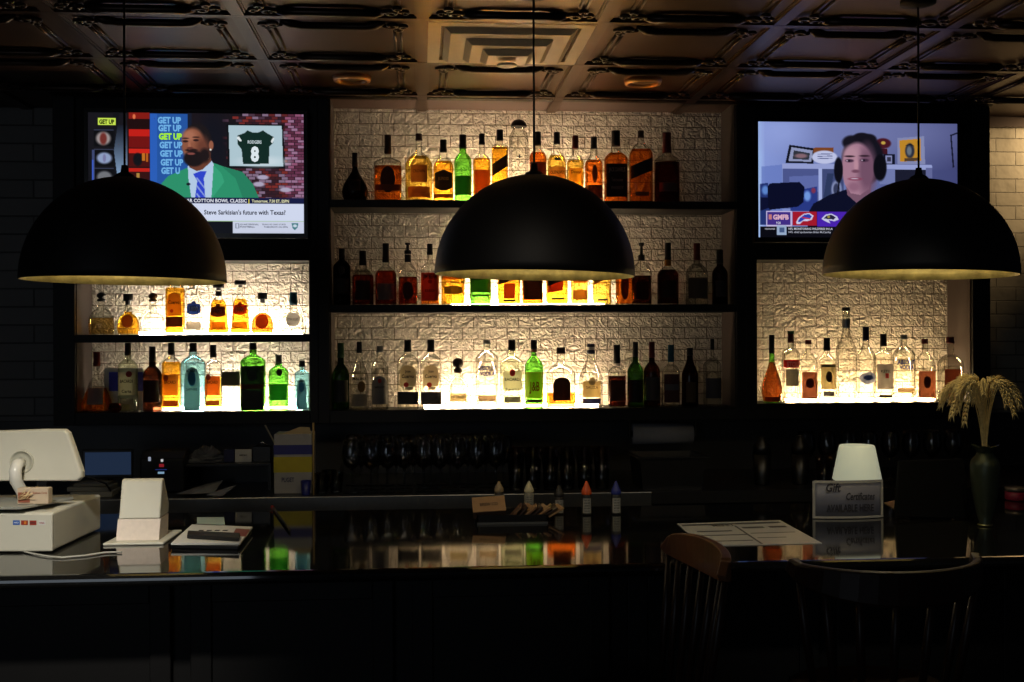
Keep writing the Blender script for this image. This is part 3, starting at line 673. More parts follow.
def profile(kind, hs, hn, hc, rn):
    """(height, radius, squareness) as fractions of bottle height and half width"""
    P_ = []
    if kind in ('cyl', 'sq', 'sqt', 'cylt', 'bell'):
        e = 4.5 if kind[:2] == 'sq' else 2.0
        b = {'cyl': 1, 'sq': 1, 'cylt': .93, 'sqt': .9, 'bell': 1}[kind]
        P_ += [(0, .88*b, e), (.008, .96*b, e), (.02, b, e), (hs*.5, (b+1)/2, e), (hs, 1, e)]
        for k in range(1, 9):
            t = k/8
            r = rn + (1-rn)*(.5*cos(t*pi/2)**.9 + .5*(1-sm(t)) if kind != 'bell' else 1-sm(t))
            h = hs + (hn-hs)*(.45*sin(t*pi/2) + .55*t if kind != 'bell' else t)
            P_.append((h, max(rn, r), e + (2-e)*t))
    elif kind == 'flask':      # round squat body
        for k in range(11):
            t = k/10; a = -.5 + t*(.5 + 1.34)
            P_.append(((sin(a)+sin(.5))/(sin(1.34)+sin(.5))*hs, max(rn*1.05, cos(a)**.7), 2.5))
        P_.append((hn, rn, 2))
    elif kind == 'tear':       # cognac teardrop
        for k in range(15):
            t = k/14
            r = .8 + .2*sin(min(1, t/.28)*pi/2) if t < .28 else rn + (1-rn)*(cos((t-.28)/.72*pi/2)**1.6)
            P_.append((hn*t, max(rn, r), 2))
        P_.insert(0, (0, .72, 2))
    elif kind == 'cone':       # conical, straight sloping sides
        P_ += [(0, .92, 3), (.012, 1, 3), (hs*.35, .98, 3), (hs*.75, .78, 2.4), (hs, .62, 2)]
        for k in range(1, 6): t = k/5; P_.append((hs+(hn-hs)*t, rn + (.62-rn)*(1-sm(t)), 2))
    elif kind == 'trap':       # flaring upwards, square
        P_ += [(0, .92, 4), (.012, .98, 4), (.03, 1, 4), (hs*.6, .86, 4), (hs, .74, 4)]
        for k in range(1, 6): t = k/5; P_.append((hs+(hn-hs)*t, rn + (.74-rn)*cos(t*pi/2), 4-2*t))
    P_.append((hc + .004, rn*.98, 2))
    return P_
def ring_at(P_, h):
    for a, b in zip(P_, P_[1:]):
        if a[0] <= h <= b[0]:
            t = (h-a[0])/(b[0]-a[0]) if b[0] > a[0] else 0
            return a[1]+(b[1]-a[1])*t, a[2]+(b[2]-a[2])*t
    return P_[-1][1], P_[-1][2]
def loft_prof(sec, H, R, dr, cap0=True, cap1=True, seg=28):
    mb = MB(); rings = []
    for h, r, e in sec:
        rg = []
        for j in range(seg):
            a = 2*pi*(j+.5)/seg; ca, sa = cos(a), sin(a); k = (abs(ca)**e + abs(sa)**e)**(-1/e)
            rg.append(Vector((R*r*k*ca, dr*R*r*k*sa, H*h)))
        rings.append(rg)
    mb.loft(rings, cap0, cap1); return mb
def surf(P_, H, R, dr, x, z, off):
    """front surface point at lateral x (m) and height z (m)"""
    r, e = ring_at(P_, z/H); rr = R*r; u = min(.97, abs(x)/rr)
    y = -dr*rr*(1-u**e)**(1/e)
    return Vector((max(-.97*rr, min(.97*rr, x)), y-off, z))
def label(P_, H, R, dr, z0, z1, w, shape, mat, t, name='label', off=.0007, slant=0, cx=0):
    nx, nz_ = 14, 6; mb = MB(); vs = []
    for i in range(nx+1):
        u = -1 + 2*i/nx; x = (cx + u*w)*R
        for j in range(nz_+1):
            v = j/nz_; a, b = z0, z1
            if shape == 'arch': b = z1 - (z1-z0)*.32*(1 - sqrt(max(0, 1-abs(u)**2.2)))
            if shape == 'oval': m = (z0+z1)/2; hh = (z1-z0)/2*sqrt(max(0.0001, 1-u*u)); a, b = m-hh, m+hh
            if shape == 'shield': b = z1 - (z1-z0)*.15*abs(u); a = z0 + (z1-z0)*.18*abs(u)**2
            a += slant*u; b += slant*u
            vs.append(surf(P_, H, R, dr, x, (a+(b-a)*v)*H, off))
    fs = [(i*(nz_+1)+j, (i+1)*(nz_+1)+j, (i+1)*(nz_+1)+j+1, i*(nz_+1)+j+1) for i in range(nx) for j in range(nz_)]
    mb.add(vs, fs, True); return mb.build(name, mat, t, fix=False)
def btext(P_, H, R, dr, s, zc, cap, w, mat, t, off=.0018, slant=0):
    v, f, tw = text_verts(s); k = 2*w*R/tw; mb = MB()
    mb.add([surf(P_, H, R, dr, p[0]*k, (zc + cap*(p[1]-.5))*H + slant*H*p[0]*k/(w*R), off) for p in v], f)
    return mb.build('label_text', mat, t, fix=False)

def bottle(name, lb, cat, grp, cx, yb, yt, w, zs, Y=5.185, kind='cyl', hs=.58, hn=.72, hc=.86, rn=.36, glass='clear',
           liq=None, fill=.6, cap='k', capk='cyl', cw=None, labels=(), texts=(), dr=None, rz=0, neck=None):
    p = at(cx, yb, Y); d = depth(p); u = abs(cx-512)/F
    H = (yb-yt)*d/F; R = w/2*d/F*.97
    dr = dr if dr is not None else {'sq': .86, 'sqt': .86, 'flask': .62, 'trap': .7, 'cone': .8}.get(kind, 1)
    while dr*R > .062: dr *= .95
    t = thing(name, lb, cat, (p.x, Y, zs + .0005), group=grp)
    face = atan2(p.x, Y) * .5; t.rotation_euler.z = rz - face*.6
    P_ = profile(kind, hs, hn, hc, rn)
    def sec(a, b):
        out = [(a,) + ring_at(P_, a)] + [q for q in P_ if a < q[0] < b] + [(b,) + ring_at(P_, b)]; return out
    if liq:
        loft_prof(sec(.0, .018), H, R, dr).build('glass_base', GL[glass], t)
        loft_prof([(h, r*.995, e) for h, r, e in sec(.019, fill)], H, R, dr).build('liquid', LQ[liq], t)
        loft_prof(sec(fill+.001, hc+.004), H, R, dr, False, False).build('glass_body', GL[glass], t, fix=True)
    else:
        loft_prof(sec(0, hc+.004), H, R, dr).build('glass_body', GL[glass], t)
    cr_ = (cw/2*d/F if cw else R*rn*1.12)
    cm = CAPS[cap]; z0, z1 = hc*H, H
    mb = MB()
    if capk == 'cyl': mb.lathe([(cr_*.9, z0), (cr_, z0+.002), (cr_, z0+(z1-z0)*.3), (cr_*.94, z0+(z1-z0)*.32), (cr_*.94, z1-.002), (cr_*.86, z1)], seg=20)
    elif capk == 'ball':
        h = z1-z0; mb.lathe([(R*rn*.9, z0), (R*rn*1.25, z0+h*.04), (R*rn*1.25, z0+h*.22), (R*rn, z0+h*.28)] + [(cr_*sin(a), z0+h*.64-h*.36*cos(a)) for a in [.5+k*.29 for k in range(9)]] + [(.0005, z1)], seg=20)
    elif capk == 'flat':
        h = z1-z0; mb.lathe([(R*rn*.85, z0), (R*rn*.85, z0+h*.35), (cr_*.96, z0+h*.36), (cr_, z0+h*.42), (cr_, z1-.002), (cr_*.95, z1)], seg=20)
    elif capk == 'dome':
        h = z1-z0; mb.lathe([(R*rn*.8, z0), (cr_, z0+.001)] + [(cr_*cos(a), z0+h*sin(a)) for a in [k*.19 for k in range(9)]], seg=20)
    elif capk == 'pour':
        h = z1-z0; mb.lathe([(R*rn*.9, z0), (cr_, z0+.001), (cr_, z0+h*.3), (cr_*.45, z0+h*.36), (cr_*.4, z0+h*.8), (cr_*.8, z0+h*.86), (cr_*.8, z1)], seg=16)
    mb.build({'ball': 'stopper', 'pour': 'pourer', 'dome': 'stopper'}.get(capk, 'cap'), cm, t)
    if neck:   # (z0,z1,material key)
        mb = MB(); rr = [(ring_at(P_, h)[0]*R + .0008, h*H) for h in (neck[0], (neck[0]+neck[1])/2, neck[1])]
        mb.lathe(rr, seg=20, caps=False); mb.build('neck_band', CAPS[neck[2]], t)
    for L_ in labels:
        z0_, z1_, ww, shp, c = L_[:5]; sl = L_[5] if len(L_) > 5 else 0; cx_ = L_[6] if len(L_) > 6 else 0
        small = (z1_-z0_) < .1
        label(P_, H, R, dr, z0_, z1_, ww, shp, lab_mat(c), t, 'small_label' if small else 'label', .0007 + .0005*(L_ is not labels[0]), sl, cx_)
    for T_ in texts:
        s, zc_, cap_, ww, c = T_[:5]; btext(P_, H, R, dr, s, zc_, cap_, ww, pm('print_%02x%02x%02x' % tuple(c), c, .7), t, slant=T_[5] if len(T_) > 5 else 0, off=.0036)
    return t
def f_(yb, yt, y): return (yb-y)/(yb-yt)
G1, G2, G3 = 'bottles on the top middle shelf', 'bottles on the second middle shelf', 'bottles on the bottom middle shelf'
G4, G5, G6 = 'bottles on the upper left shelf', 'bottles on the lower left shelf', 'bottles on the right shelf'
DK = (26, 22, 24); TAN = (176, 120, 66); BUF = (206, 182, 134); GRY = (120, 118, 116); WHT = (214, 208, 192)
def B(row, lb, cx, yt, w, **k):
    g_, yb, zs = {1: (G1, 200, zc1), 2: (G2, 303.6, zc2), 3: (G3, 408, zc3), 4: (G4, 333.5, zl1), 5: (G5, 411, zl2), 6: (G6, 402, zr)}[row]
    Yq = k.get('Y', 5.185); yb = proj_y((at(cx, yb, Yq).x, Yq, zs))
    cat = k.pop('cat', 'bottle'); nm = k.pop('name', 'liquor_bottle')
    def n(y): return f_(yb, yt, y)
    for q in ('hs', 'hn', 'hc', 'fill'):
        if q in k and k[q] > 2: k[q] = n(k[q])
    k['labels'] = [(n(a), n(b)) + tuple(r) for a, b, *r in k.get('labels', ())]
    k['texts'] = [(s, n(y), hh/(yb-yt)) + tuple(r) for s, y, hh, *r in k.get('texts', ())]
    if 'neck' in k: k['neck'] = (n(k['neck'][0]), n(k['neck'][1]), k['neck'][2])
    return bottle(nm, lb, cat, g_, cx, yb, yt, w, zs, **k)

# top middle shelf
B(1, 'squat black teardrop bottle, leftmost on the top middle shelf', 355, 153, 27, kind='tear', hn=168, hc=167, rn=.2, glass='black', labels=[(192, 181, .45, 'rect', (40, 34, 30))])
B(1, 'broad square amber bottle with two-part dark cap and dark oval label', 388, 135, 28, kind='sq', hs=164, hn=158, hc=154, rn=.24, liq='orange', fill=167, cap='br', cw=7, labels=[(194, 168, .55, 'oval', (60, 34, 22)), (192, 186, .9, 'rect', (120, 60, 24), 0, 0)])
B(1, 'fat round shouldered golden bottle with tan label and small dark cap', 419, 134, 28, kind='cyl', hs=166, hn=152, hc=141, rn=.24, liq='gold', fill=157, cap='br', cw=7, labels=[(184, 167, .6, 'rect', TAN), (199, 188, .8, 'rect', (170, 96, 44))], texts=[('CROWN', 173, 3, .45, (90, 50, 30))])
B(1, 'amber bottle with large black shield label, left of the bright green bottle', 443.5, 140, 21, hs=168, hn=157, hc=152.5, rn=.4, liq='amber', fill=162, cw=7, labels=[(192, 171, .85, 'shield', DK), (199, 195, .9, 'rect', (110, 60, 20))], texts=[('BLENDED', 180, 3, .5, (150, 130, 90))])
B(1, 'bright green whisky bottle, the only green one on the top middle shelf', 463, 135, 18, hs=162, hn=153, hc=149, rn=.4, glass='green', cw=7.5, labels=[(196, 177, .88, 'rect', (34, 66, 34))])
B(1, 'slim amber bottle with reddish brown label, right of the bright green bottle', 482, 134, 18, hs=162, hn=154, hc=145, rn=.32, liq='amber', fill=159, cap='k', cw=6, labels=[(196, 171, .9, 'rect', (150, 72, 30))])
B(1, 'square amber bottle with slanted black label and tall black cap beside the pendant', 500, 130, 16.5, kind='sq', hs=147, hn=144, hc=141, rn=.4, liq='amber', fill=148, cw=7, labels=[(172, 160, .95, 'rect', DK, .07)])
B(1, 'cloudy white bottle with wide black domed stopper and a small cross', 519, 119.5, 20, kind='cyl', hs=140, hn=130, hc=127, rn=.62, glass='frost', capk='dome', cw=16, texts=[('+', 158, 5, .3, (20, 20, 20))])
B(1, 'reddish orange bottle standing directly behind the middle pendant cord', 538, 132, 17.5, hs=158, hn=149, hc=146, rn=.36, liq='orange', fill=153, cw=6.5, labels=[(196, 163, .9, 'rect', (70, 40, 50))])
B(1, 'pale golden bottle with black cap and dark neck seal, right of the pendant cord', 557, 132.5, 19, hs=163, hn=152, hc=144.5, rn=.4, liq='gold', fill=156, cw=6.5, labels=[(194, 168, .88, 'rect', (196, 140, 90)), (162, 158.5, .35, 'oval', DK)], texts=[('GLENLIVET', 173.5, 3, .75, (60, 30, 20))])
B(1, 'yellow amber bottle with dark red cap and cream label above the pendant', 575.5, 136, 17.5, hs=164, hn=155, hc=149, rn=.4, liq='gold', fill=161, cap='rd', cw=6.5, labels=[(194, 169, .8, 'rect', (232, 168, 66))], texts=[('Dewar', 173, 3, .6, (120, 60, 20))])
B(1, 'orange bottle with narrow upright oval label over a dark lower label', 594, 137, 18, hs=165, hn=156, hc=149, rn=.42, liq='orange', fill=161, cw=6.5, labels=[(184, 166, .3, 'oval', (80, 48, 40)), (199, 186, .95, 'rect', (50, 30, 28))])
B(1, 'square dark orange bottle with large black label and tall black cap', 616, 131, 23.5, kind='sq', hs=160, hn=152, hc=146.5, rn=.42, liq='orange', fill=153.5, cw=9, labels=[(198, 165, .93, 'rect', (18, 16, 18))], texts=[("JACK DANIEL'S", 171, 4, .72, (130, 120, 110)), ('Tennessee', 181, 3.4, .5, (110, 100, 92)), ('WHISKEY', 189, 3.2, .55, (110, 100, 92))])
B(1, 'tall amber brown bottle with clear round top and slanted black label', 641, 131, 23.5, kind='sq', hs=156, hn=143, hc=138, rn=.3, liq='orange', fill=150, cap='br', cw=6.5, labels=[(176, 163, .95, 'rect', DK, .06), (197, 193, .6, 'rect', (90, 50, 30))])
B(1, 'stout dark brown bottle with tall red capsule, rightmost on the top middle shelf', 667, 133, 26, hs=162, hn=155, hc=153, rn=.36, liq='dark', fill=163, cap='rd', cw=9, labels=[(193, 184, .7, 'rect', (90, 70, 64))])
# second middle shelf
B(2, 'black bottle with faint grey label, leftmost on the second middle shelf', 342, 249, 18, hs=268, hn=260, hc=258, rn=.34, glass='black', labels=[(294, 279, .8, 'rect', (70, 66, 64)), (275, 267, .4, 'oval', (60, 56, 54))])
B(2, 'reddish brown bottle with black cap, second bottle on the second middle shelf', 363, 251, 22, hs=278, hn=269, hc=265.5, rn=.36, liq='red', fill=275, cw=7.5, labels=[(300, 281, .7, 'rect', (60, 36, 26))])
B(2, 'dark red bottle with tall black cap and grey white label', 386, 243.5, 22, hs=276, hn=266, hc=262.5, rn=.32, liq='red', fill=271, cw=7, labels=[(300, 284, .8, 'rect', (124, 118, 116))])
B(2, 'square dark red bottle with metal pourer in its clear neck', 408, 243, 19, kind='sq', hs=275, hn=263, hc=254, rn=.34, liq='red', fill=277, capk='pour', cw=7, neck=(262, 255, 'k'), labels=[(300, 282, .6, 'oval', (84, 30, 18))])
B(2, 'square orange red labelled bottle left of the middle pendant rim', 430, 244, 18.5, kind='sq', hs=271, hn=262, hc=255, rn=.32, liq='orange', fill=273, cw=6, labels=[(301, 273, .93, 'rect', (168, 66, 44)), (284, 280, .25, 'oval', (140, 20, 16))], texts=[('JIM BEAM', 277, 4, .75, (70, 20, 14)), ('BOURBON', 291, 2.6, .55, (80, 30, 20))])
B(2, 'golden amber bottle with olive banner label under the pendant rim', 453, 246, 24, hs=270, hn=258, hc=252, rn=.3, liq='amber', fill=268, labels=[(280, 272, .85, 'rect', (214, 120, 30)), (295, 286, .75, 'shield', (116, 96, 34))])
B(2, 'green glass bottle half hidden by the middle pendant', 480.5, 246, 22, hs=270, hn=258, hc=252, rn=.32, glass='green', labels=[(293, 270, .92, 'rect', (52, 72, 30)), (297, 295, .8, 'rect', (30, 60, 20))])
B(2, 'square amber bottle with small brown label and slanted band under the pendant', 509, 246, 23, kind='sq', hs=266, hn=258, hc=252, rn=.3, liq='amber', fill=264, labels=[(299, 284, .5, 'rect', (150, 66, 20)), (302, 300, .55, 'rect', DK), (282, 272, .93, 'rect', DK, .05)])
B(2, 'square bottle with near black label, the darkest one under the pendant rim', 532.5, 246, 21, kind='sq', hs=266, hn=258, hc=252, rn=.4, liq='orange', fill=264, labels=[(300, 268, .93, 'rect', (24, 20, 22))])
B(2, 'square amber bottle with slanted dark red label under the pendant', 557, 246, 22, kind='sq', hs=266, hn=258, hc=252, rn=.3, liq='amber', fill=264, labels=[(292, 279, .7, 'rect', (130, 40, 18), .02, -.2), (283, 272, .93, 'rect', DK, .06), (300, 298, .6, 'rect', DK)])
B(2, 'narrow pale gold bottle with brown labels, between two slanted-label bottles', 579.5, 246, 17, kind='sq', hs=266, hn=258, hc=252, rn=.36, liq='gold', fill=266, labels=[(283, 277, .85, 'rect', (190, 120, 40)), (300, 290, .88, 'rect', (160, 112, 64))])
B(2, 'square bright yellow bottle with slanted dark band, right of the pale gold one', 602, 246, 18.5, kind='sq', hs=266, hn=258, hc=252, rn=.36, liq='gold', fill=264, labels=[(281, 270, .93, 'rect', (90, 44, 16), .07), (301, 299, .55, 'rect', DK)])
B(2, 'amber bottle with dark human figure label at the right pendant rim', 624, 246, 17, hs=268, hn=258, hc=252, rn=.36, liq='orange', fill=266, labels=[(300, 272, .5, 'oval', (70, 26, 20)), (283, 275, .3, 'oval', (120, 20, 24))])
B(2, 'square dark red bottle with pourer and clear shoulders, right of the pendant', 641.5, 243, 19.5, kind='sq', hs=272, hn=262, hc=261, rn=.36, liq='dark', fill=276, capk='pour', cw=6.5, labels=[(300, 282, .7, 'rect', (70, 24, 16))])
B(2, 'dark round shouldered bottle with black and gold capsule', 668, 243, 22, hs=276, hn=266, hc=263.5, rn=.3, liq='dark', fill=270, cw=6.5, neck=(266, 260, 'gd'), labels=[(298, 281, .7, 'rect', (50, 34, 30))])
B(2, 'dim clear bottle with dark red capsule, next to last on the second middle shelf', 697, 243.5, 23, hs=274, hn=263, hc=260.5, rn=.3, glass='frost', cap='rd', cw=7, labels=[(299, 278, .85, 'rect', (92, 84, 76))])
B(2, 'dark bottle with small white print, rightmost on the second middle shelf', 720, 250, 16, hs=274, hn=266, hc=264, rn=.42, glass='brown', cw=7, labels=[(297, 281, .7, 'rect', (70, 66, 68))])
# bottom middle shelf
B(3, 'green wine bottle, leftmost on the bottom middle shelf', 341, 343, 17.5, kind='cyl', hs=376, hn=364, hc=358, rn=.36, glass='dgreen', cap='gn', cat='wine bottle', name='wine_bottle', labels=[(402, 380, .85, 'rect', (34, 34, 34))])
B(3, 'pale bottle with sloping shoulders and round brown emblem on its label', 359.5, 342, 19, kind='bell', hs=380, hn=356, hc=353, rn=.34, liq='water', fill=372, cw=5.5, labels=[(392, 381, .42, 'oval', (120, 92, 50), 0, .25), (406, 394, .85, 'rect', (130, 124, 112))], texts=[('MALIBU', 378.5, 2.6, .7, (60, 50, 40))])
B(3, 'clear bottle with silver cap and grey arched label with red seal', 380, 346, 17.5, hs=368, hn=358, hc=352.5, rn=.34, liq='water', fill=368, cap='sv', cw=7, labels=[(404, 376, .92, 'arch', (96, 96, 100)), (383, 378.5, .22, 'oval', (140, 30, 30))], texts=[('SMIRNOFF', 387, 2.2, .6, (30, 30, 36))])
for cx_, w_, lbl in ((408, 22.5, 'left one of two matching clear bottles with arched cream labels and black lower labels'), (431, 22, 'right one of two matching clear bottles with arched cream labels and black lower labels')):
    B(3, lbl, cx_, 340, w_, kind='sq', hs=363, hn=354, hc=352, rn=.34, liq='water', fill=360, cw=7.5, labels=[(386, 365, .72, 'arch', (186, 168, 132)), (404, 391.5, .93, 'rect', (22, 22, 26)), (387, 382, .24, 'oval', (170, 40, 30), 0, -.15), (389.5, 386.5, .35, 'rect', (120, 110, 90), 0, .1)], texts=[('Jose', 371, 2.6, .25, (30, 24, 24)), ('Cuervo', 376, 3.6, .56, (30, 24, 24))])
B(3, 'wide clear bottle with brown cork ball stopper on the bottom middle shelf', 458, 358, 29, kind='cone', hs=383, hn=376, hc=373, rn=.24, liq='water', fill=381, cap='br', capk='ball', cw=11, labels=[(401, 393, .6, 'rect', (216, 196, 140))], texts=[('PATRON', 396.5, 2.6, .5, (120, 96, 60))])
B(3, 'clear bottle with large blue lettering and silver cap on the bottom middle shelf', 487, 340, 23.5, hs=360, hn=350, hc=344.5, rn=.3, liq='water', fill=362, cap='sv', cw=7.5, labels=[(401, 395, .75, 'rect', (190, 160, 120))], texts=[('ABSOLUT', 368, 4.4, .8, (8, 18, 110)), ('VODKA', 373.2, 4.4, .66, (8, 18, 110))])
B(3, 'pale green tinted bottle with red round emblem and black print, black cap', 512, 340, 24, kind='sq', hs=364, hn=356, hc=351, rn=.32, glass='greenish', cw=7.5, labels=[(390, 371, .8, 'rect', (206, 200, 172)), (402, 396, .7, 'rect', (90, 86, 76)), (376, 369, .26, 'oval', (170, 30, 28))], texts=[('BACARDI', 379, 3, .66, (40, 30, 28)), ('Superior', 389, 3, .6, (20, 20, 20))])
B(3, 'green bottle with yellow label and red print on the bottom middle shelf', 534, 340, 19, hs=367, hn=356, hc=349.5, rn=.3, glass='green', cap='k', cw=6.5, neck=(352, 349.5, 'rd'), labels=[(398, 372, .9, 'rect', (178, 166, 60)), (402, 399, .9, 'rect', (40, 36, 14))], texts=[('J&B', 386, 9, .55, (150, 36, 26))])
B(3, 'round flask with short neck, black arched label and a little orange spirit left', 561, 347.5, 30, kind='cyl', hs=374, hn=364, hc=354, rn=.28, liq='orange', fill=393, cap='br', cw=9, labels=[(400, 377, .6, 'arch', (20, 16, 16))])
B(3, 'clear tapering bottle with cream label, navy lower band and navy cap', 591, 344, 24.5, kind='bell', hs=380, hn=356, hc=354, rn=.32, liq='water', fill=372, cap='nv', cw=8, neck=(350, 347, 'w'), labels=[(397, 381, .74, 'rect', (196, 172, 110)), (385, 377, .3, 'oval', (130, 116, 80)), (403.5, 398, .74, 'rect', (30, 34, 70))], texts=[('SAUZA', 387, 2.6, .5, (90, 70, 40))])
B(3, 'square bottle of dark red spirit with clear shoulders and white banded black cap', 617, 345, 17.5, kind='sq', hs=373, hn=366, hc=363.5, rn=.38, liq='dark', fill=376, cw=7, neck=(366, 364, 'w'), labels=[(401, 380, .9, 'rect', (66, 30, 24))])
B(3, 'slim green wine bottle with black lower label', 635.5, 342, 16.5, hs=372, hn=362, hc=357, rn=.36, glass='dgreen', cat='wine bottle', name='wine_bottle', cw=5.6, labels=[(402, 380, .88, 'rect', (26, 24, 24))])
B(3, 'dark wine bottle with red capsule and grey label', 652, 342, 17, hs=372, hn=362, hc=358, rn=.36, glass='brown', cap='rd', cat='wine bottle', name='wine_bottle', cw=6, labels=[(400, 377, .85, 'rect', (90, 84, 84))])
B(3, 'clear bottle with teal cap and dark red and grey label', 671, 345, 17.5, kind='sq', hs=372, hn=364, hc=362, rn=.36, liq='water', fill=370, cap='tl', cw=6.5, labels=[(402, 374, .9, 'rect', (84, 46, 44)), (390, 384, .8, 'rect', (110, 110, 116))])
B(3, 'olive brown bottle with long tapering neck near the right jamb', 690, 348, 17, kind='bell', hs=376, hn=358, hc=356, rn=.36, glass='brown', cap='k', cw=6.5, labels=[(402, 382, .6, 'rect', (90, 70, 40))])
B(3, 'dim clear bottle with thin neck, rightmost on the bottom middle shelf', 712.5, 339, 18.5, hs=366, hn=358, hc=350, rn=.2, liq='water', fill=372, cap='k', cw=4, labels=[(398, 378, .85, 'rect', (84, 84, 92))])
# upper left shelf
B(4, 'round clear flask of pale amber spirit with black ball stopper, leftmost above', 101.5, 292.5, 26, kind='flask', hs=309, hn=303, hc=301.5, rn=.26, liq='pale', fill=318, cap='k', capk='ball', cw=9)
B(4, 'brown round flask with oval label and dark cap, beside the pale amber flask', 128.3, 294, 22, kind='flask', hs=314, hn=307, hc=305, rn=.3, liq='amber', fill=312, cap='k', capk='flat', cw=9.5, labels=[(328, 315, .52, 'oval', (130, 72, 36))])
B(4, 'clear round flask with dark ball stopper and nothing but clear spirit in it', 153, 293, 26, kind='flask', hs=312, hn=304, hc=302, rn=.24, liq='water', fill=314, cap='br', capk='ball', cw=9)
B(4, 'golden bottle with arched label and dark lower band under the left pendant', 175.3, 276, 18.5, kind='sq', hs=290, hn=283, hc=281, rn=.34, liq='amber', fill=288, labels=[(316, 293, .75, 'arch', (196, 132, 44)), (327, 317, .9, 'rect', (54, 26, 16)), (313, 309.5, .2, 'oval', (150, 40, 24), 0, -.25)], texts=[('Cuervo', 302.5, 3.6, .6, (50, 24, 16))])
B(4, 'clear tapered bottle with blue gabled label and grey stopper', 194.3, 281, 20, kind='trap', hs=310, hn=294, hc=289, rn=.26, liq='water', fill=304, cap='sv', capk='flat', cw=8, labels=[(315, 303, .68, 'shield', (34, 56, 120)), (330, 322, .72, 'rect', (176, 166, 150)), (304, 301.5, .2, 'oval', (34, 56, 120))], texts=[('1800', 309, 4, .42, (210, 214, 226))])
B(4, 'amber tapered bottle with dark gabled label and black cap', 218.7, 283.5, 20, kind='trap', hs=305, hn=297, hc=290.5, rn=.3, liq='amber', fill=300, cap='k', capk='flat', cw=11, neck=(296, 291.5, 'k'), labels=[(317, 306, .72, 'shield', (58, 24, 24)), (330, 322, .75, 'rect', (214, 140, 50)), (308, 304, .22, 'oval', (58, 24, 24))], texts=[('1800', 311, 3.6, .4, (120, 90, 80))])
B(4, 'amber tapered bottle with red gabled label and wide black cap', 240.5, 280.5, 19, kind='trap', hs=305, hn=295, hc=287.5, rn=.3, liq='amber', fill=299, cap='k', capk='flat', cw=11.5, labels=[(315, 304, .72, 'shield', (150, 44, 30)), (329, 322, .75, 'rect', (226, 160, 60)), (306, 302, .22, 'oval', (150, 44, 30))], texts=[('1800', 309.5, 4, .42, (226, 180, 120))])
B(4, 'brown round flask with round label between the red label bottle and the clear flask', 262.5, 293, 22, kind='flask', hs=314, hn=307, hc=303, rn=.3, liq='orange', fill=313, cap='k', capk='flat', cw=9.5, labels=[(329, 314.5, .6, 'oval', (140, 74, 40))])
B(4, 'clear round flask with teal cap and round grey label, rightmost above', 293.5, 292.5, 26.5, kind='flask', hs=312, hn=305, hc=304, rn=.28, liq='water', fill=314, cap='tl', capk='cyl', cw=8, neck=(305, 299, 'tl'), labels=[(327, 313, .56, 'oval', (150, 146, 140))], texts=[('DON JULIO', 319.5, 2.4, .4, (60, 60, 60))])
# lower left shelf
B(5, 'wide bellied brandy bottle with red cap and silver grey label', 97, 352, 30, kind='cone', hs=388, hn=374, hc=366.5, rn=.2, liq='orange', fill=388, cap='rd', cw=7, labels=[(404, 388, .52, 'rect', (150, 140, 136))])
B(5, 'clear bottle with red emblem and black print standing before a blue card', 128, 343, 19, kind='sq', hs=367, hn=359, hc=355.5, rn=.34, glass='greenish', Y=5.20, cw=6.5, labels=[(395, 372, .84, 'rect', (196, 188, 160)), (404, 398, .7, 'rect', (120, 112, 96)), (377, 371, .34, 'oval', (140, 40, 36), 0, .25)], texts=[('BACARDI', 381, 3.2, .66, (50, 34, 30)), ('Carta', 391, 3, .5, (20, 20, 20))])
B(5, 'opaque dark brown bottle with black cap, third on the lower left shelf', 152.5, 346.5, 19, hs=376, hn=366, hc=362, rn=.36, glass='brown', Y=5.17, cw=7, labels=[(402, 380, .8, 'rect', (56, 26, 16))])
B(5, 'golden bottle with orange label half behind the square blue bottle', 171.5, 343, 18, kind='sq', hs=365, hn=357, hc=355, rn=.36, liq='amber', fill=362, Y=5.22, cw=6.5, labels=[(395, 374, .85, 'rect', (196, 130, 50)), (406, 400, .8, 'rect', (120, 60, 20)), (381, 375, .3, 'oval', (140, 60, 30), 0, -.5)], texts=[('BACARDI', 382, 3, .66, (70, 36, 20))])
B(5, 'tall square pale blue bottle with arched blue white label and black stopper', 193.3, 343, 24, kind='sq', hs=364, hn=356, hc=352, rn=.32, liq='bluewater', glass='blue', fill=362, Y=5.16, cw=7.5, labels=[(410, 367, .66, 'arch', (120, 150, 150)), (386, 371, .34, 'oval', (60, 120, 156))], texts=[('BOMBAY', 370.5, 2.8, .46, (20, 30, 50)), ('SAPPHIRE', 389, 2.4, .46, (20, 40, 60))])
B(5, 'bottle with orange label and clear top, right of the tall square blue bottle', 213.5, 345, 16.5, kind='sq', hs=366, hn=360, hc=357.5, rn=.38, liq='gold', fill=377, Y=5.21, cw=6.5, labels=[(395, 376, .88, 'rect', (206, 104, 44)), (405, 400, .8, 'rect', (130, 70, 30)), (380, 374, .3, 'oval', (130, 40, 26), 0, -.5)], texts=[('BACARDI', 382, 3, .66, (60, 26, 20))])
B(5, 'big bright green square bottle with large black label', 253.2, 343, 25, kind='sq', hs=362, hn=355, hc=350, rn=.3, glass='green', cw=7.5, Y=5.18, labels=[(410, 366, .93, 'rect', (26, 28, 28)), (381, 369, .38, 'oval', (60, 62, 58)), (388.5, 384, .93, 'rect', (110, 44, 24)), (408, 390, .8, 'rect', (60, 60, 62))])
B(5, 'short waisted bright green bottle with dark round seal and green label', 278.7, 355, 20, kind='cyl', hs=372, hn=366, hc=363.5, rn=.36, glass='green', cap='sv', cw=6.5, Y=5.18, labels=[(400, 384, .85, 'rect', (44, 110, 56)), (375.5, 369, .3, 'oval', (30, 14, 14), 0, .15)])
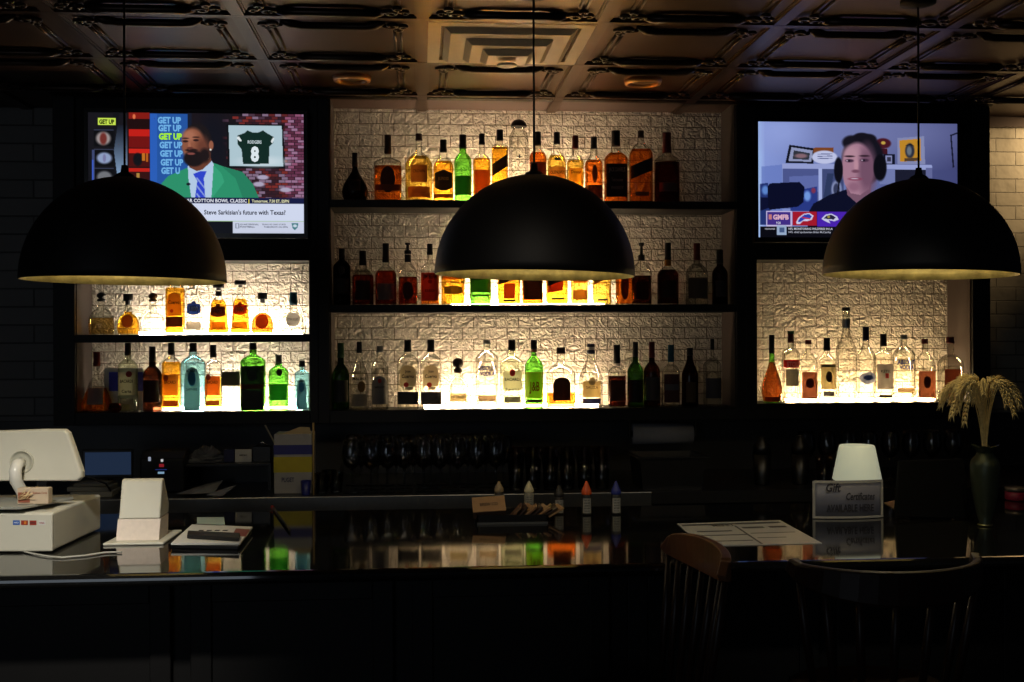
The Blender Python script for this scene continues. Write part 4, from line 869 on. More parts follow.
B(5, 'small square pale blue bottle at the right end of the lower left shelf', 302, 361, 15, kind='sq', hs=374, hn=370, hc=367, rn=.34, liq='bluewater', glass='blue', fill=373, cw=6, Y=5.18, labels=[(409, 379, .66, 'arch', (100, 130, 136)), (392, 382, .34, 'oval', (50, 104, 140))], texts=[('BOMBAY', 381, 2, .4, (20, 30, 50))])
# right shelf
B(6, 'green glass teardrop bottle of dark amber spirit, leftmost on the right shelf', 772, 335, 21, kind='tear', hn=360, hc=353.5, rn=.26, liq='cognac', fill=362, glass='green', cap='k', cw=5.6, labels=[(401, 396.5, .8, 'rect', (150, 70, 20))])
B(6, 'clear bottle with white on red name band and grey label', 791, 331, 18, kind='cyl', hs=354, hn=348, hc=343, rn=.36, liq='water', fill=350, cap='rd', cw=6.2, neck=(334, 331, 'gn'), labels=[(367.5, 360, .92, 'rect', (190, 40, 40)), (386, 369, .72, 'rect', (120, 114, 104))], texts=[('STOLI', 364, 4.6, .66, (230, 200, 190))])
B(6, 'clear shouldered bottle with orange brown label and red cap, left of the pair', 808.5, 340, 17, kind='sq', hs=364, hn=352, hc=344.5, rn=.34, liq='water', fill=366, cap='rd', cw=6.5, labels=[(399, 372, .93, 'rect', (146, 84, 60)), (388, 378, .5, 'oval', (96, 44, 26))])
B(6, 'clear bottle with small cream pictorial label and black cap', 827, 338, 19, kind='cyl', hs=362, hn=354, hc=351, rn=.34, liq='water', fill=356, cap='k', cw=6.5, labels=[(389, 364, .78, 'rect', (190, 172, 124)), (396, 391, .6, 'rect', (70, 70, 74)), (382, 371, .36, 'oval', (70, 60, 40)), (367, 364, .75, 'arch', (90, 84, 60))])
B(6, 'tallest frosted bottle with long neck and grey cap on the right shelf', 846.3, 307.5, 21, kind='bell', hs=352, hn=330, hc=311, rn=.36, glass='frost', cap='k', cw=8, neck=(328, 319, 'sv'), texts=[('GREY', 371, 3.6, .6, (130, 130, 140)), ('GOOSE', 379, 3.6, .75, (130, 130, 140))])
B(6, 'frosted bottle with navy cap and blurred blue goose picture', 866, 327, 20, kind='bell', hs=358, hn=343, hc=341, rn=.32, glass='frost', cap='nv', cw=6.5, labels=[(384, 372, .85, 'oval', (130, 140, 176)), (380, 375, .5, 'oval', (70, 90, 150))])
B(6, 'clear bottle with black cap and upright grey label with red mark', 883.5, 334, 20, kind='cyl', hs=356, hn=350, hc=346.5, rn=.34, liq='water', fill=352, cap='k', cw=6.6, labels=[(389, 364, .8, 'rect', (140, 134, 134)), (378, 373, .18, 'rect', (170, 36, 36), 0, .1), (398, 394.5, .62, 'rect', (60, 56, 50))], texts=[('KETEL', 371, 2.6, .5, (50, 46, 46))])
B(6, 'clear bottle with large blue lettering and silver cap on the right shelf', 904, 335, 22, hs=356, hn=346, hc=339.5, rn=.3, liq='water', fill=358, cap='sv', cw=6.8, labels=[(392.5, 387.5, .75, 'rect', (190, 160, 120))], texts=[('ABSOLUT', 362, 4.2, .8, (10, 24, 130)), ('VODKA', 367, 4.2, .66, (10, 24, 130))])
B(6, 'clear shouldered bottle with orange brown label and red cap, behind the blue lettered one', 925, 339, 19.5, kind='sq', hs=366, hn=352, hc=344, rn=.3, liq='water', fill=368, cap='rd', cw=6.5, labels=[(398, 371, .88, 'rect', (150, 86, 60)), (388, 376, .4, 'oval', (96, 44, 26))])
B(6, 'broad clear bottle with red cap and brown label beside the wheat', 950.5, 337, 26, kind='cyl', Y=5.15, dr=.72, hs=364, hn=354, hc=343.5, rn=.27, liq='water', fill=366, cap='rd', cw=8, labels=[(396, 369, .62, 'rect', (120, 56, 34))])

# ------------------------------------------------------------------ cards standing behind the lower left bottles
def upright(name, lb, cat, x0, y0, x1, y1, Y, mat, th=.004, zbase=None, group=None):
    a = at(x0, y0, Y); b = at(x1, y1, Y); z0 = zbase if zbase is not None else b.z
    t = thing(name, lb, cat, ((a.x+b.x)/2, Y, z0), group=group)
    bx('board', mat, a.x, b.x, Y, Y + th, z0 + .0005, a.z, t); return t, a, b, z0
t, a, b, z0 = upright('display_card', 'white card with two blue panels standing behind the lower left bottles', 'card', 104, 368, 144, 411, 5.235, paper, zbase=zl2)
for xx in ((109, 118), (138, 143)):
    p = at(xx[0], 372, 5.235); q = at(xx[1], 391, 5.235); bx('blue_panel', pm('printed_blue', (44, 48, 170), .6), p.x, q.x, 5.2335, 5.235, q.z, p.z, t)
a = at(221.5, 369, 5.2); b = at(242.5, 411, 5.2)
t = thing('glass_decanter', 'square clear decanter with olive grey upper label beside the big green bottle', 'decanter', ((a.x+b.x)/2, 5.2, zl2), group=G5)
hd = a.z - zl2
MB().lathe([(.044, .0005), (.047, .004), (.047, hd*.93), (.04, hd), (.001, hd)], seg=32, e=6, dr=.7).build('glass_body', GL['clear'], t)
MB().box(-.04, .04, -.0355, -.0345, hd*.60, hd*.94).build('label', lab_mat((104, 96, 76)), t)
p = at(115, 407, 5.12); t = thing('lime_cup', 'tiny round dark red cup in front of the brandy bottle', 'cup', (p.x, 5.125, zl2))
mb = MB(); mb.lathe([(.014, 0), (.024, .008), (.028, .02), (.025, .034), (.022, .04), (.02, .034), (.024, .02)], seg=20); mb.build('bowl', LQ['red'], t)

# ------------------------------------------------------------------ glassware on the back counter
gmat = glassy('drinking_glass', (226, 228, 232), .7, gloss=3.0)
def wine_proto(lb, grp):
    t = thing('wine_glass', lb, 'wine glass', (0, 0, 0), group=grp)
    pr = [(.004, .095), (.02, .104), (.034, .12), (.041, .145), (.041, .165), (.035, .2), (.032, .215), (.0305, .215), (.0335, .2), (.0395, .165), (.0395, .146), (.032, .122), (.004, .101)]
    MB().lathe(pr, seg=20, caps=False).build('bowl', gmat, t)
    MB().lathe([(.006, .004), (.0035, .02), (.0033, .08), (.006, .096)], seg=10).build('stem', gmat, t)
    MB().lathe([(.034, 0), (.034, .002), (.006, .005)], seg=20).build('foot', gmat, t); return t
def pint_proto(lb, grp, H=.15, r=.042):
    t = thing('pint_glass', lb, 'glass', (0, 0, 0), group=grp)
    MB().lathe([(r*.7, 0), (r*.72, .003), (r, H), (r-.002, H), (r*.7, .012), (.001, .01)], seg=20, caps=False).build('cup', gmat, t)
    MB().lathe([(r*.69, 0.0005), (r*.705, .009), (.001, .0095)], seg=20).build('thick_base', gmat, t); return t
def dup(root, loc, lb=None):
    r = root.copy(); COL.objects.link(r); r.location = loc
    if lb: r['label'] = lb
    for ch in [o for o in bpy.data.objects if o.parent == root]:
        c = ch.copy(); COL.objects.link(c); c.parent = r
    return r
proto = None
for row, Yr in ((0, 4.72), (1, 4.84), (2, 4.96)):
    lb = ('stemmed wine glass in the front row on the back counter', 'stemmed wine glass in the middle row on the back counter', 'stemmed wine glass in the rear row on the back counter')[row]
    n = 9
    for k in range(n):
        px = 352 + k*17.8 + (9 if row == 1 else 0) + random.uniform(-1.5, 1.5)
        p = at(px, 497, Yr); loc = (p.x, Yr + random.uniform(-.008, .008), zct + .0005)
        if proto is None: proto = wine_proto(lb, 'stemmed wine glasses on the back counter'); proto.location = loc
        else: dup(proto, loc, lb)
proto = None
for row, Yr in ((0, 4.73), (1, 4.85)):
    for k in range(6):
        px = 516 + k*17.2; p = at(px, 497, Yr); loc = (p.x, Yr, zct + .0005)
        lb = ('straight pint glass in the front row right of the wine glasses', 'straight pint glass in the rear row right of the wine glasses')[row]
        if proto is None: proto = pint_proto(lb, 'pint glasses on the back counter', .165, .037); proto.location = loc
        else: dup(proto, loc, lb)
proto = None
for k, (px, Yr) in enumerate(((322, 4.70), (336, 4.72), (329, 4.80))):
    p = at(px, 497, Yr); loc = (p.x, Yr, zct + .0005)
    lb = ('small rocks glass next to the yellow and blue carton', 'small rocks glass next to the wine glasses', 'small rocks glass behind the other two by the carton')[k]
    if proto is None: proto = pint_proto(lb, 'small rocks glasses by the carton', .085, .032); proto.location = loc
    else: dup(proto, loc, lb)
proto = None
for k in range(8):
    px = 806 + k*21; Yr = 4.9; p = at(px, 480, Yr); loc = (p.x, Yr, zct + .0005)
    lb = 'dim stemmed glass on the dark back counter behind the white lamp and black screen'
    if proto is None: proto = wine_proto(lb, 'dim stemmed glasses on the right of the back counter'); proto.location = loc
    else: dup(proto, loc)
t = thing('glass_tumbler', 'bluish tumbler just left of the white table lamp shade', 'glass', (at(824, 480, 4.75).x, 4.75, zct))
MB().lathe([(.028, 0), (.036, .12), (.034, .12), (.027, .008), (.001, .006)], seg=20, caps=False).build('cup', glassy('bluish_glass', (120, 160, 190), .5, gloss=2), t)
for px, lb in ((762, 'dark steel shaker on the back counter behind the paper menu'), (800, 'dark steel shaker on the back counter beside the sign')):
    t = thing('cocktail_shaker', lb, 'shaker', (at(px, 480, 4.8).x, 4.8, zct), group='steel shakers')
    MB().lathe([(.03, 0), (.032, .004), (.042, .13), (.001, .13)], seg=20).build('cup', dull_steel, t)
    MB().lathe([(.04, .131), (.034, .17), (.018, .19), (.018, .205), (.001, .21)], seg=20).build('lid', dull_steel, t)

# ------------------------------------------------------------------ other things on the back counter
def on(px, Y): return at(px, 490, Y).x
# carton of straws
Y = 4.72; x0, x1 = on(274, Y), on(312, Y); h = (497-438)*4.72/F
t = thing('carton', 'white, blue and yellow printed cardboard carton on the back counter', 'box', ((x0+x1)/2, Y + .08, zct))
bx('box', pm('white_carton', (150, 148, 146), .7), x0, x1, Y, Y + .16, zct + .0005, zct + h, t, bevel=.003)
bx('blue_band', pm('carton_blue', (36, 38, 110), .6), x0 - .0008, x1 + .0008, Y - .0012, Y + .1, zct + h*.66, zct + h*.82, t)
bx('yellow_panel', pm('carton_yellow', (176, 160, 30), .6), x0 - .0008, x1 + .0008, Y - .0012, Y + .1, zct + h*.36, zct + h*.62, t)
text('carton_print', 'PUGET', pm('carton_ink', (60, 60, 90), .7), t, ((x0+x1)/2 - .02, Y - .002, zct + h*.2), (1, 0, 0), (0, 0, 1), .018, .05)
mb = MB()
fl = [(x0 + .01, zct + h), (x0 + .04, zct + h + .004), (x1 - .05, zct + h + .028), (x1 - .01, zct + h + .026), (x1 - .004, zct + h)]
mb.prism(fl, 'y', Y + .012, Y + .016); mb.build('open_flap', pm('carton_flap', (170, 150, 110), .8), t, True)
p = on(306, 4.69); t = thing('small_cup', 'small dark blue cup in front of the yellow carton panel', 'cup', (p, 4.685, zct))
MB().lathe([(.017, 0), (.021, .058), (.019, .058), (.016, .004), (.001, .003)], seg=16, caps=False).build('cup', pm('blue_plastic_cup', (30, 36, 110), .4), t)
a = at(313.5, 478, 4.66); t = thing('wooden_stick', 'upright thin pale wooden stick beside the carton', 'stick', (a.x, 4.66, zct))
MB().tube([(0, 0, .001), (0, .004, (497-425)*4.66/F)], .004, 8).build('stick', pm('bare_wood', (150, 126, 80), .7), t)
p = at(272, 438, 4.90); t = thing('drinking_straw', 'loose pale straw leaning out from behind the carton', 'straw', (p.x, 4.9, zct))
q = at(265, 425, 4.90); base = at(281, 455, 4.90)
MB().tube([(base.x + .1 - p.x, 0, .001), (base.x - p.x, 0, base.z - zct), (q.x - p.x, 0, q.z - zct)], .0035, 8).build('straw', pm('pale_straw_plastic', (140, 130, 110), .5), t)
# shelf organiser with bag, card
Y = 4.86; x0, x1 = on(176, Y), on(271, Y); zt = at(200, 464, Y).z
t = thing('counter_organizer', 'low black open shelf rack on the back counter left of the carton', 'rack', ((x0+x1)/2, Y+.12, zct))
bx('top_board', black_plastic, x0, x1, Y, Y + .26, zt - .012, zt, t, bevel=.002)
bx('side_board', black_plastic, x0, x0 + .012, Y, Y + .26, zct + .0005, zt - .012, t); bx('side_board', black_plastic, x1 - .012, x1, Y, Y + .26, zct + .0005, zt - .012, t)
bx('back_board', black_plastic, x0 + .012, x1 - .012, Y + .25, Y + .26, zct + .0005, zt - .012, t)
rnd = random.Random(5)
t = thing('plastic_bag', 'crumpled translucent plastic bag on top of the black rack', 'bag', (on(204, Y+.08), Y + .09, zt))
mb = MB(); rings = []
for i in range(9):
    v = i/8; ring = []
    for j in range(18):
        a = 2*pi*j/18; r = (1 - .75*v**1.5)*(1 + rnd.uniform(-.22, .22)); ring.append(Vector((.088*r*cos(a) + .015*v, .055*r*sin(a), .001 + .058*v*(1 + rnd.uniform(-.15, .25)*(i > 0)))))
    rings.append(ring)
mb.loft(rings, True, True, False); mb.build('bag', pm('milky_plastic_film', (120, 124, 132), .35, var=.3, trans=.4), t)
t, a, b, z0 = upright('place_card', 'small white printed card propped on the black rack', 'card', 235, 449.5, 251.5, 463, Y + .06, paper, zbase=zt)
text('card_print', 'MENU', ink, t, ((a.x+b.x)/2, Y + .058, zt + .026), (1, 0, 0), (0, 0, 1), .006, .03)
t, a, b, z0 = upright('blue_box', 'small dark blue box between the plastic bag and white card', 'box', 224, 450, 234, 463, Y + .07, pm('navy_carton', (26, 30, 76), .6), th=.05, zbase=zt)
t, a, b, z0 = upright('dark_bottle_caddy', 'dark small caddy right of the white card on the rack', 'caddy', 253, 447, 270, 463, Y + .07, black_plastic, th=.06, zbase=zt)
MB().tube([(a.x + .01, Y + .1, a.z), (a.x + .035, Y + .1, a.z + .018), (b.x - .01, Y + .1, a.z)], .003).build('handle', chrome, t, True)
# small tablet screen
Y = 4.80
def tablet():
    a = at(85, 452.5, Y); b = at(131, 474.5, Y)
    t = thing('tablet_screen', 'small tablet with dim blue lit screen on the back counter', 'tablet', ((a.x+b.x)/2, Y + .03, zct))
    bx('case', black_plastic, a.x - .012, b.x + .008, Y, Y + .012, b.z - .014, a.z + .012, t, bevel=.004)
    bx('display', glow('dim_blue_display', (58, 78, 112), .3), a.x, b.x, Y - .001, Y + .0005, b.z, a.z, t)
    MB().tube([((a.x+b.x)/2, Y + .02, b.z), ((a.x+b.x)/2, Y + .05, zct + .012)], .01).build('stand_arm', black_plastic, t, True)
    bx('foot', black_plastic, (a.x+b.x)/2 - .05, (a.x+b.x)/2 + .05, Y, Y + .12, zct + .0005, zct + .012, t, bevel=.003)
tablet()
# card terminal with indicator lights
Y = 4.82; a = at(140, 452, Y); b = at(184, 478, Y)
t = thing('receipt_printer', 'black receipt printer with small white, red and blue lights', 'printer', ((a.x+b.x)/2, Y + .07, zct))
mb = MB(); mb.prism([(Y, zct + .001), (Y + .15, zct + .001), (Y + .15, a.z), (Y + .04, a.z), (Y, a.z - .03)], 'x', a.x, b.x); mb.build('body', black_plastic, t, True, bevel=.005)
for (px, py, w_, h_, c, e_, nm) in ((149.5, 459, 2.4, 4, (190, 200, 220), .5, 'status_light'), (162, 460.5, 2.2, 2.6, (230, 230, 230), .6, 'status_light'), (161.5, 465.5, 4.5, 3, (170, 40, 50), .5, 'status_light'), (161, 472.8, 6, 2, (150, 190, 220), .6, 'display_strip'), (161, 469.6, 11, .8, (40, 60, 130), .5, 'display_strip')):
    p = at(px, py, Y - .002); s_ = Y/F; MB().box(p.x - w_*s_/2, p.x + w_*s_/2, Y - .003, Y + .001, p.z - h_*s_/2, p.z + h_*s_/2).build(nm, glow('light_%d%d%d' % c, c, e_), t, True)
# stacked pads and cables behind the register
for k, (x0, x1, h0_, h1_) in enumerate(((70, 112, 0, .022), (66, 108, .0225, .04), (72, 104, .0405, .052))):
    Y = 4.70; t = thing('paper_pad', ('grey paper pad at the bottom of the pile behind the register', 'grey paper pad in the middle of the pile behind the register', 'topmost small pad of the pile behind the register')[k], 'paper pad', (on((x0+x1)/2, Y), Y + .08, zct + h0_), group='pads piled behind the register')
    bx('pages', pm('grey_paper', (120, 118, 108), .7), on(x0, Y), on(x1, Y), Y + .01*k, Y + .16, zct + h0_ + .0005, zct + h1_, t, bevel=.002)
pts = [at(px, py, Y_) for px, py, Y_ in ((62, 480, 4.66), (74, 474, 4.66), (92, 478, 4.67), (106, 484, 4.68), (111, 491, 4.7))]
t = thing('black_cable', 'black cable looping over the pads behind the register', 'cable', tuple(pts[0])); MB().tube([p - pts[0] for p in pts] , .004).build('cable', black_plastic, t)
for k, (pl, lb) in enumerate((([(176, 494), (206, 487), (223, 486), (214, 493), (190, 497)], 'loose crumpled receipt papers on the back counter edge'), ([(206, 495), (228, 490), (236, 491), (222, 496)], 'small receipt beside the crumpled papers on the counter'))):
    P3 = [atz(px, py, zct + .004) for px, py in pl]; o = P3[0]
    t = thing('receipt', lb, 'paper', (o.x, o.y, zct))
    mb = MB(); vs = [Vector((p.x - o.x, p.y - o.y, .004 + .012*((i*7) % 3))) for i, p in enumerate(P3)]
    mb.add(vs, [tuple(range(len(vs)))]); mb.build('sheet', pm('grey_receipt', (150, 152, 158), .7), t, solid=.001)
# stainless bin, paper towel roll, sensor box
Y = 4.66; a = at(640, 482, Y); b = at(706, 511, Y)
t = thing('steel_bin', 'dull brown grey steel pan on the back counter right of the sauces', 'container', ((a.x+b.x)/2, Y + .12, zct))
zb_ = zct + .0005; zt_ = zct + (511-482)*Y/F + .02
mb = MB()
def rect_ring(x0, x1, y0, y1, z): return [Vector((x0, y0, z)), Vector((x1, y0, z)), Vector((x1, y1, z)), Vector((x0, y1, z))]
mb.loft([rect_ring(a.x + .015, b.x - .015, Y + .01, Y + .24, zb_), rect_ring(a.x, b.x, Y, Y + .25, zt_), rect_ring(a.x + .004, b.x - .004, Y + .004, Y + .246, zt_), rect_ring(a.x + .019, b.x - .019, Y + .014, Y + .236, zb_ + .004)], True, True, False)
mb.build('pan', dull_steel, t, True)
rm = MB(); rm.box(a.x - .014, b.x + .014, Y - .014, Y, zt_ - .004, zt_); rm.box(a.x - .014, a.x, Y, Y + .264, zt_ - .004, zt_); rm.box(b.x, b.x + .014, Y, Y + .264, zt_ - .004, zt_); rm.build('rim', dull_steel, t, True)
Y = 5.22; a = at(632, 434, Y); b = at(692, 434, Y); r_px = 10.5*Y/F
t = thing('paper_towel_roll', 'grey paper towel roll mounted under the middle cabinet', 'paper towel roll', ((a.x+b.x)/2, Y, a.z))
rot = Matrix.Translation(((a.x), Y, a.z)) @ Matrix.Rotation(pi/2, 4, 'Y')
MB().lathe([(.018, .0), (r_px, 0), (r_px, b.x-a.x), (.018, b.x-a.x)], seg=28, mtx=rot, caps=False).build('roll', pm('towel_paper', (150, 150, 156), .8), t, True)
MB().lathe([(.008, -.02), (.008, b.x-a.x+.02)], seg=12, mtx=rot).build('rod', dull_steel, t, True)
for xx in (a.x - .016, b.x + .012): bx('bracket', dull_steel, xx, xx + .006, Y - .012, Y + .012, a.z - .012, ZBOT - .001, t)
Y = 5.14; a = at(303, 413, Y); b = at(322, 424, Y)
t = thing('motion_sensor', 'small dark sensor box hanging under the cabinet corner by the left bays', 'sensor', ((a.x+b.x)/2, Y+.02, b.z))
bx('case', pm('dark_sensor', (22, 22, 24), .4), a.x, b.x, Y, Y + .05, b.z, ZBOT - .0005, t, bevel=.004); MB().sphere(((a.x+b.x)/2, Y + .002, (a.z+b.z)/2 - .01), .008).build('lens', black_plastic, t, True)

# ------------------------------------------------------------------ on the bar: register
ZB = ZBAR + .0005
def barp(px, py, z=ZBAR): return atz(px, py, z)
A = barp(52, 553); yA = A.y                                  # near right corner of the cash drawer
Bk = barp(101, 530); dep = Bk.y - yA
th_ = (553 - 513) * depth(A) / F
x1 = A.x; xl = x1 - .41; x2 = Bk.x
t = thing('cash_drawer', 'cream white cash drawer with payment stickers under the register', 'cash drawer', (x1 - .2, yA + dep/2, ZBAR))
bx('drawer_box', white_plastic, xl, x1, yA + .012, yA + dep, ZB + .004, ZBAR + th_, t, bevel=.006)
fp = bx('drawer_front', white_plastic, xl, x1 + .001, yA, yA + .0115, ZB + .004, ZBAR + th_ - .002, t, bevel=.004)
for k in range(4): bx('rubber_foot', black_plastic, (xl + .03) if k % 2 else x1 - .05, (xl + .05) if k % 2 else x1 - .03, yA + (.03 if k < 2 else dep - .05), yA + (.05 if k < 2 else dep - .03), ZBAR + .0002, ZB + .004, t)
for px, c, lb in ((15.3, (40, 90, 170), 'blue payment sticker'), (23.7, (150, 50, 30), 'red and orange payment sticker'), (32.5, (150, 152, 150), 'grey payment sticker'), (41.8, (206, 204, 200), 'white payment sticker')):
    p = at(px, 523, yA); s_ = depth(p)/F
    st = bx('payment_sticker', pm('sticker_%d' % c[0], c, .5), p.x - 3.4*s_, p.x + 3.4*s_, yA - .0008, yA - .0002, p.z - 2.3*s_, p.z + 2.3*s_, t); st['label'] = lb
    if px == 23.7: bx('sticker_mark', pm('sticker_orange', (206, 120, 40), .5), p.x - .001, p.x + 2*s_, yA - .0012, yA - .0009, p.z - 1.5*s_, p.z + 1.5*s_, st)
    else: text('sticker_print', {15.3: 'AMEX', 32.5: 'DISC', 41.8: 'VISA'}[px], pm('pr_%d' % c[0], {15.3: (200, 210, 230), 32.5: (40, 40, 50), 41.8: (150, 40, 50)}[px], .6), st, (p.x, yA - .0012, p.z - .8*s_), (1, 0, 0), (0, 0, 1), 1.6*s_, 5.4*s_)
# stand plate and screen
zt = ZBAR + th_
t = thing('register_screen', 'large cream point of sale screen seen from behind on a curved stand', 'register', (x1 - .2, yA + .2, zt))
c1 = at(27, 507, yA + .02); p1 = atz(66, 482 + 8, zt + .03)
mb = MB(); mb.prism([(xl + .02, yA + .0), (x1 - .07, yA - .0), (x1 + .005, yA + .20), (xl + .02, yA + .20)], 'z', zt + .012, zt + .02); mb.build('base_plate', pm('grey_metal_plate', (150, 150, 140), .4), t, True, bevel=.002)
MB().box(x1 - .28, x1 - .12, yA + .06, yA + .16, zt + .0005, zt + .012).build('base_riser', black_plastic, t, True)
Ys = yA + .16
poly = [at(px, py, Ys) for px, py in ((-70, 434), (44, 429.5), (64, 429.5), (68.5, 433), (84, 471), (84.2, 477), (80, 480.5), (-70, 482))]
cz = at(20, 455, Ys).z
mb = MB()
def ringp(f, dy): 
    cx_ = sum(p.x for p in poly)/len(poly); cz_ = sum(p.z for p in poly)/len(poly)
    return [Vector((cx_ + (p.x-cx_)*f, Ys + dy + (p.z - cz_)*.12, cz_ + (p.z-cz_)*f)) for p in poly]
mb.loft([ringp(.955, 0), ringp(.985, .004), ringp(1, .012), ringp(1, .026), ringp(.99, .03)], True, True, False)
mb.build('screen_housing', white_plastic, t, True, bevel=.003)
mb = MB(); mb.loft([ringp(.95, .0305), ringp(.95, .0315)], True, True, False); mb.build('screen_glass', glow('register_display', (60, 80, 120), .3), t, True)
pc = at(22, 462, Ys - .002)
mb = MB(); rm_ = Matrix.Translation((pc.x, Ys + .0 + (pc.z-cz)*.12 - .001, pc.z)) @ Matrix.Rotation(pi/2, 4, 'X')
mb.lathe([(.036, -.003), (.036, .0035), (.034, .005), (.031, .0035), (.031, .002), (.02, .002)], seg=32, mtx=rm_); mb.build('pivot_ring', pm('cream_ring', (186, 184, 168), .45), t, True)
mb = MB(); p0 = Vector((pc.x, Ys - .004, pc.z)); pts = [p0, p0 + Vector((0, -.03, -.004)), p0 + Vector((0.0, -.046, -.022)), p0 + Vector((.0, -.042, -.05)), Vector((pc.x + .006, Ys - .022, zt + .05)), Vector((pc.x + .012, Ys - .01, zt + .02))]
mb.tube(pts, [.014, .017, .018, .018, .017, .018], 16); mb.build('stand_neck', pm('glossy_cream', (214, 212, 204), .2), t, True)
# box of toothpicks on the plate
p = at(15, 505, yA + .035)
sx = lambda px: at(px, 505, yA + .04).x
zb2 = zt + .021
t = thing('toothpick_box', 'small printed card box spilling toothpicks on the register base', 'box', ((sx(14)+sx(48))/2, yA + .05, zt + .02))
bx('box', pm('pale_printed_card', (196, 176, 150), .7), sx(15), sx(47), yA + .04, yA + .07, zb2, zb2 + .046, t, bevel=.001)
bx('printed_panel', pm('reddish_print', (150, 84, 60), .7), sx(16), sx(28), yA + .0385, yA + .0398, zb2 + .004, zb2 + .034, t)
text('box_print', 'Business Cards', pm('faint_red_ink', (170, 110, 90), .7), t, (sx(38.5), yA + .0385, zb2 + .03), (1, 0, 0), (0, 0, 1), .006, sx(46) - sx(31))
tp = MB()
for k in range(14):
    a = rnd.uniform(-.6, 1.0); b0 = Vector((sx(20) + rnd.uniform(-.01, .015), yA + .034, zb2 + .012 + rnd.uniform(0, .02)))
    tp.tube([b0, b0 + Vector((.028*cos(a), -.004, .02*sin(a) + .006))], .001, 5)
tp.build('toothpick', pm('toothpick_wood', (214, 186, 140), .7), t, True, kind='stuff')
phi = atan2(Bk.x - A.x, Bk.y - A.y); Rz = Matrix.Rotation(-phi, 3, 'Z')
def turn(o, piv):
    piv = Vector((piv[0], piv[1], o.location.z)); o.location = piv + Rz @ (o.location - piv); o.rotation_euler.z = -phi
for o in [o for o in bpy.data.objects if not o.parent and o.name in ('cash_drawer', 'toothpick_box')]: turn(o, (A.x, A.y))
turn(bpy.data.objects['register_screen'], (pc.x, Ys))
t = thing('card_reader', 'black card reader standing behind the cash drawer', 'card reader', (at(42, 490, yA + dep + .03).x, yA + dep + .04, ZBAR))
q0 = at(36, 476, yA + dep + .03); q1 = at(49, 500, yA + dep + .03)
bx('body', black_plastic, q0.x, q1.x, yA + dep + .02, yA + dep + .05, ZB, q0.z, t, bevel=.004); bx('keypad', dull_steel, q0.x + .006, q1.x - .006, yA + dep + .0185, yA + dep + .0199, ZB + .05, q0.z - .02, t)
pts = [barp(px, py, ZBAR + .004) for px, py in ((-30, 541), (-5, 543), (10, 548), (30, 553), (48, 556.5), (62, 557.5), (85, 555.5), (105, 552.5), (122, 552))]
t = thing('white_cable', 'thin white cable running along the bar in front of the cash drawer', 'cable', (pts[0].x, pts[0].y, ZBAR)); o_ = Vector((pts[0].x, pts[0].y, ZBAR))
MB().tube([p - o_ for p in pts], .0028).build('cable', pm('white_rubber', (170, 168, 158), .5), t)

# napkin dispenser
n0 = barp(115, 544); n1 = barp(157, 544.5); n2 = barp(180, 532)
w_ = n1.x - n0.x; yN = n0.y
t = thing('napkin_dispenser', 'cream house-shaped napkin dispenser on a flat tray', 'napkin dispenser', ((n0.x+n1.x)/2, yN + .07, ZBAR))
tr0, tr1, tr2, tr3 = barp(105, 546), barp(166, 547), barp(183, 535), barp(125, 533)
yb0, yb1 = tr0.y, max(tr2.y, tr3.y)
mb = MB(); mb.prism([(n0.x - .028, yb0), (n1.x + .022, yb0), (n1.x + .03, yb1), (n0.x - .01, yb1)], 'z', ZB, ZBAR + .008); mb.build('tray', white_plastic, t, True, bevel=.003)
s_ = depth(n0)/F; Hn = (544 - 486)*s_ * 1.02; D_ = .15
zz = ZBAR + .0085
front = [(yN + .006, zz), (yN + .028, zz + Hn*.36)]
mb = MB(); mb.prism([(yN + .008, zz), (yN + .03, zz + Hn*.345), (yN + D_*.96, zz + Hn*.345), (yN + D_*.9, zz)], 'x', n0.x + .001, n1.x - .001); mb.build('napkins', pm('napkin_paper', (226, 212, 200), .8, bump=.3, scale=70), t, True)
mb = MB(); mb.prism([(yN + .027, zz + Hn*.35), (yN + .066, zz + Hn*.97), (yN + .074, zz + Hn), (yN + .09, zz + Hn), (yN + D_*1.06, zz + Hn*.52), (yN + D_, zz + Hn*.35)], 'x', n0.x + .004, n1.x - .002); mb.build('cover', white_plastic, t, True, bevel=.004)

# clipboard with bills and pen
def quadslab(mbx, pts4, z0, z1):
    P4 = [barp(px, py, z0) for px, py in pts4]; return mbx.prism([(p.x, p.y) for p in P4], 'z', z0, z1)
z0 = ZB
t = thing('bill_folder', 'black bill folder with white menus lying beside the napkin dispenser', 'folder', tuple(barp(210, 540)))
quadslab(MB(), ((171, 548.5), (238, 550), (252, 530), (196, 527)), z0, z0 + .012).build('cover', black_plastic, t, True, bevel=.002)
quadslab(MB(), ((171, 545), (240, 544.5), (252.5, 528.5), (192, 526)), z0 + .0125, z0 + .018).build('printed_menu', paper, t, True)
quadslab(MB(), ((232, 535.5), (246, 536.5), (250, 529.5), (236, 528.5)), z0 + .0182, z0 + .0187).build('menu_picture', pm('menu_photo_print', (130, 70, 60), .6), t, True)
for k in range(4): quadslab(MB(), ((198 + k*8, 531), (203 + k*8, 531), (204.5 + k*8, 530), (199.5 + k*8, 530)), z0 + .0182, z0 + .0186).build('printed_line', ink, t, True)
t = thing('black_comb_binder', 'narrow black bound booklet resting on the white menus', 'booklet', tuple(barp(213, 538, z0 + .019)))
quadslab(MB(), ((187, 538.5), (239, 541.5), (240, 536.5), (188, 534)), z0 + .0195, z0 + .031).build('booklet', pm('matte_black_cover', (24, 22, 22), .5), t, True, bevel=.002)
t = thing('order_pad', 'small pale green pad lying behind the white menus', 'pad', tuple(barp(210, 524)))
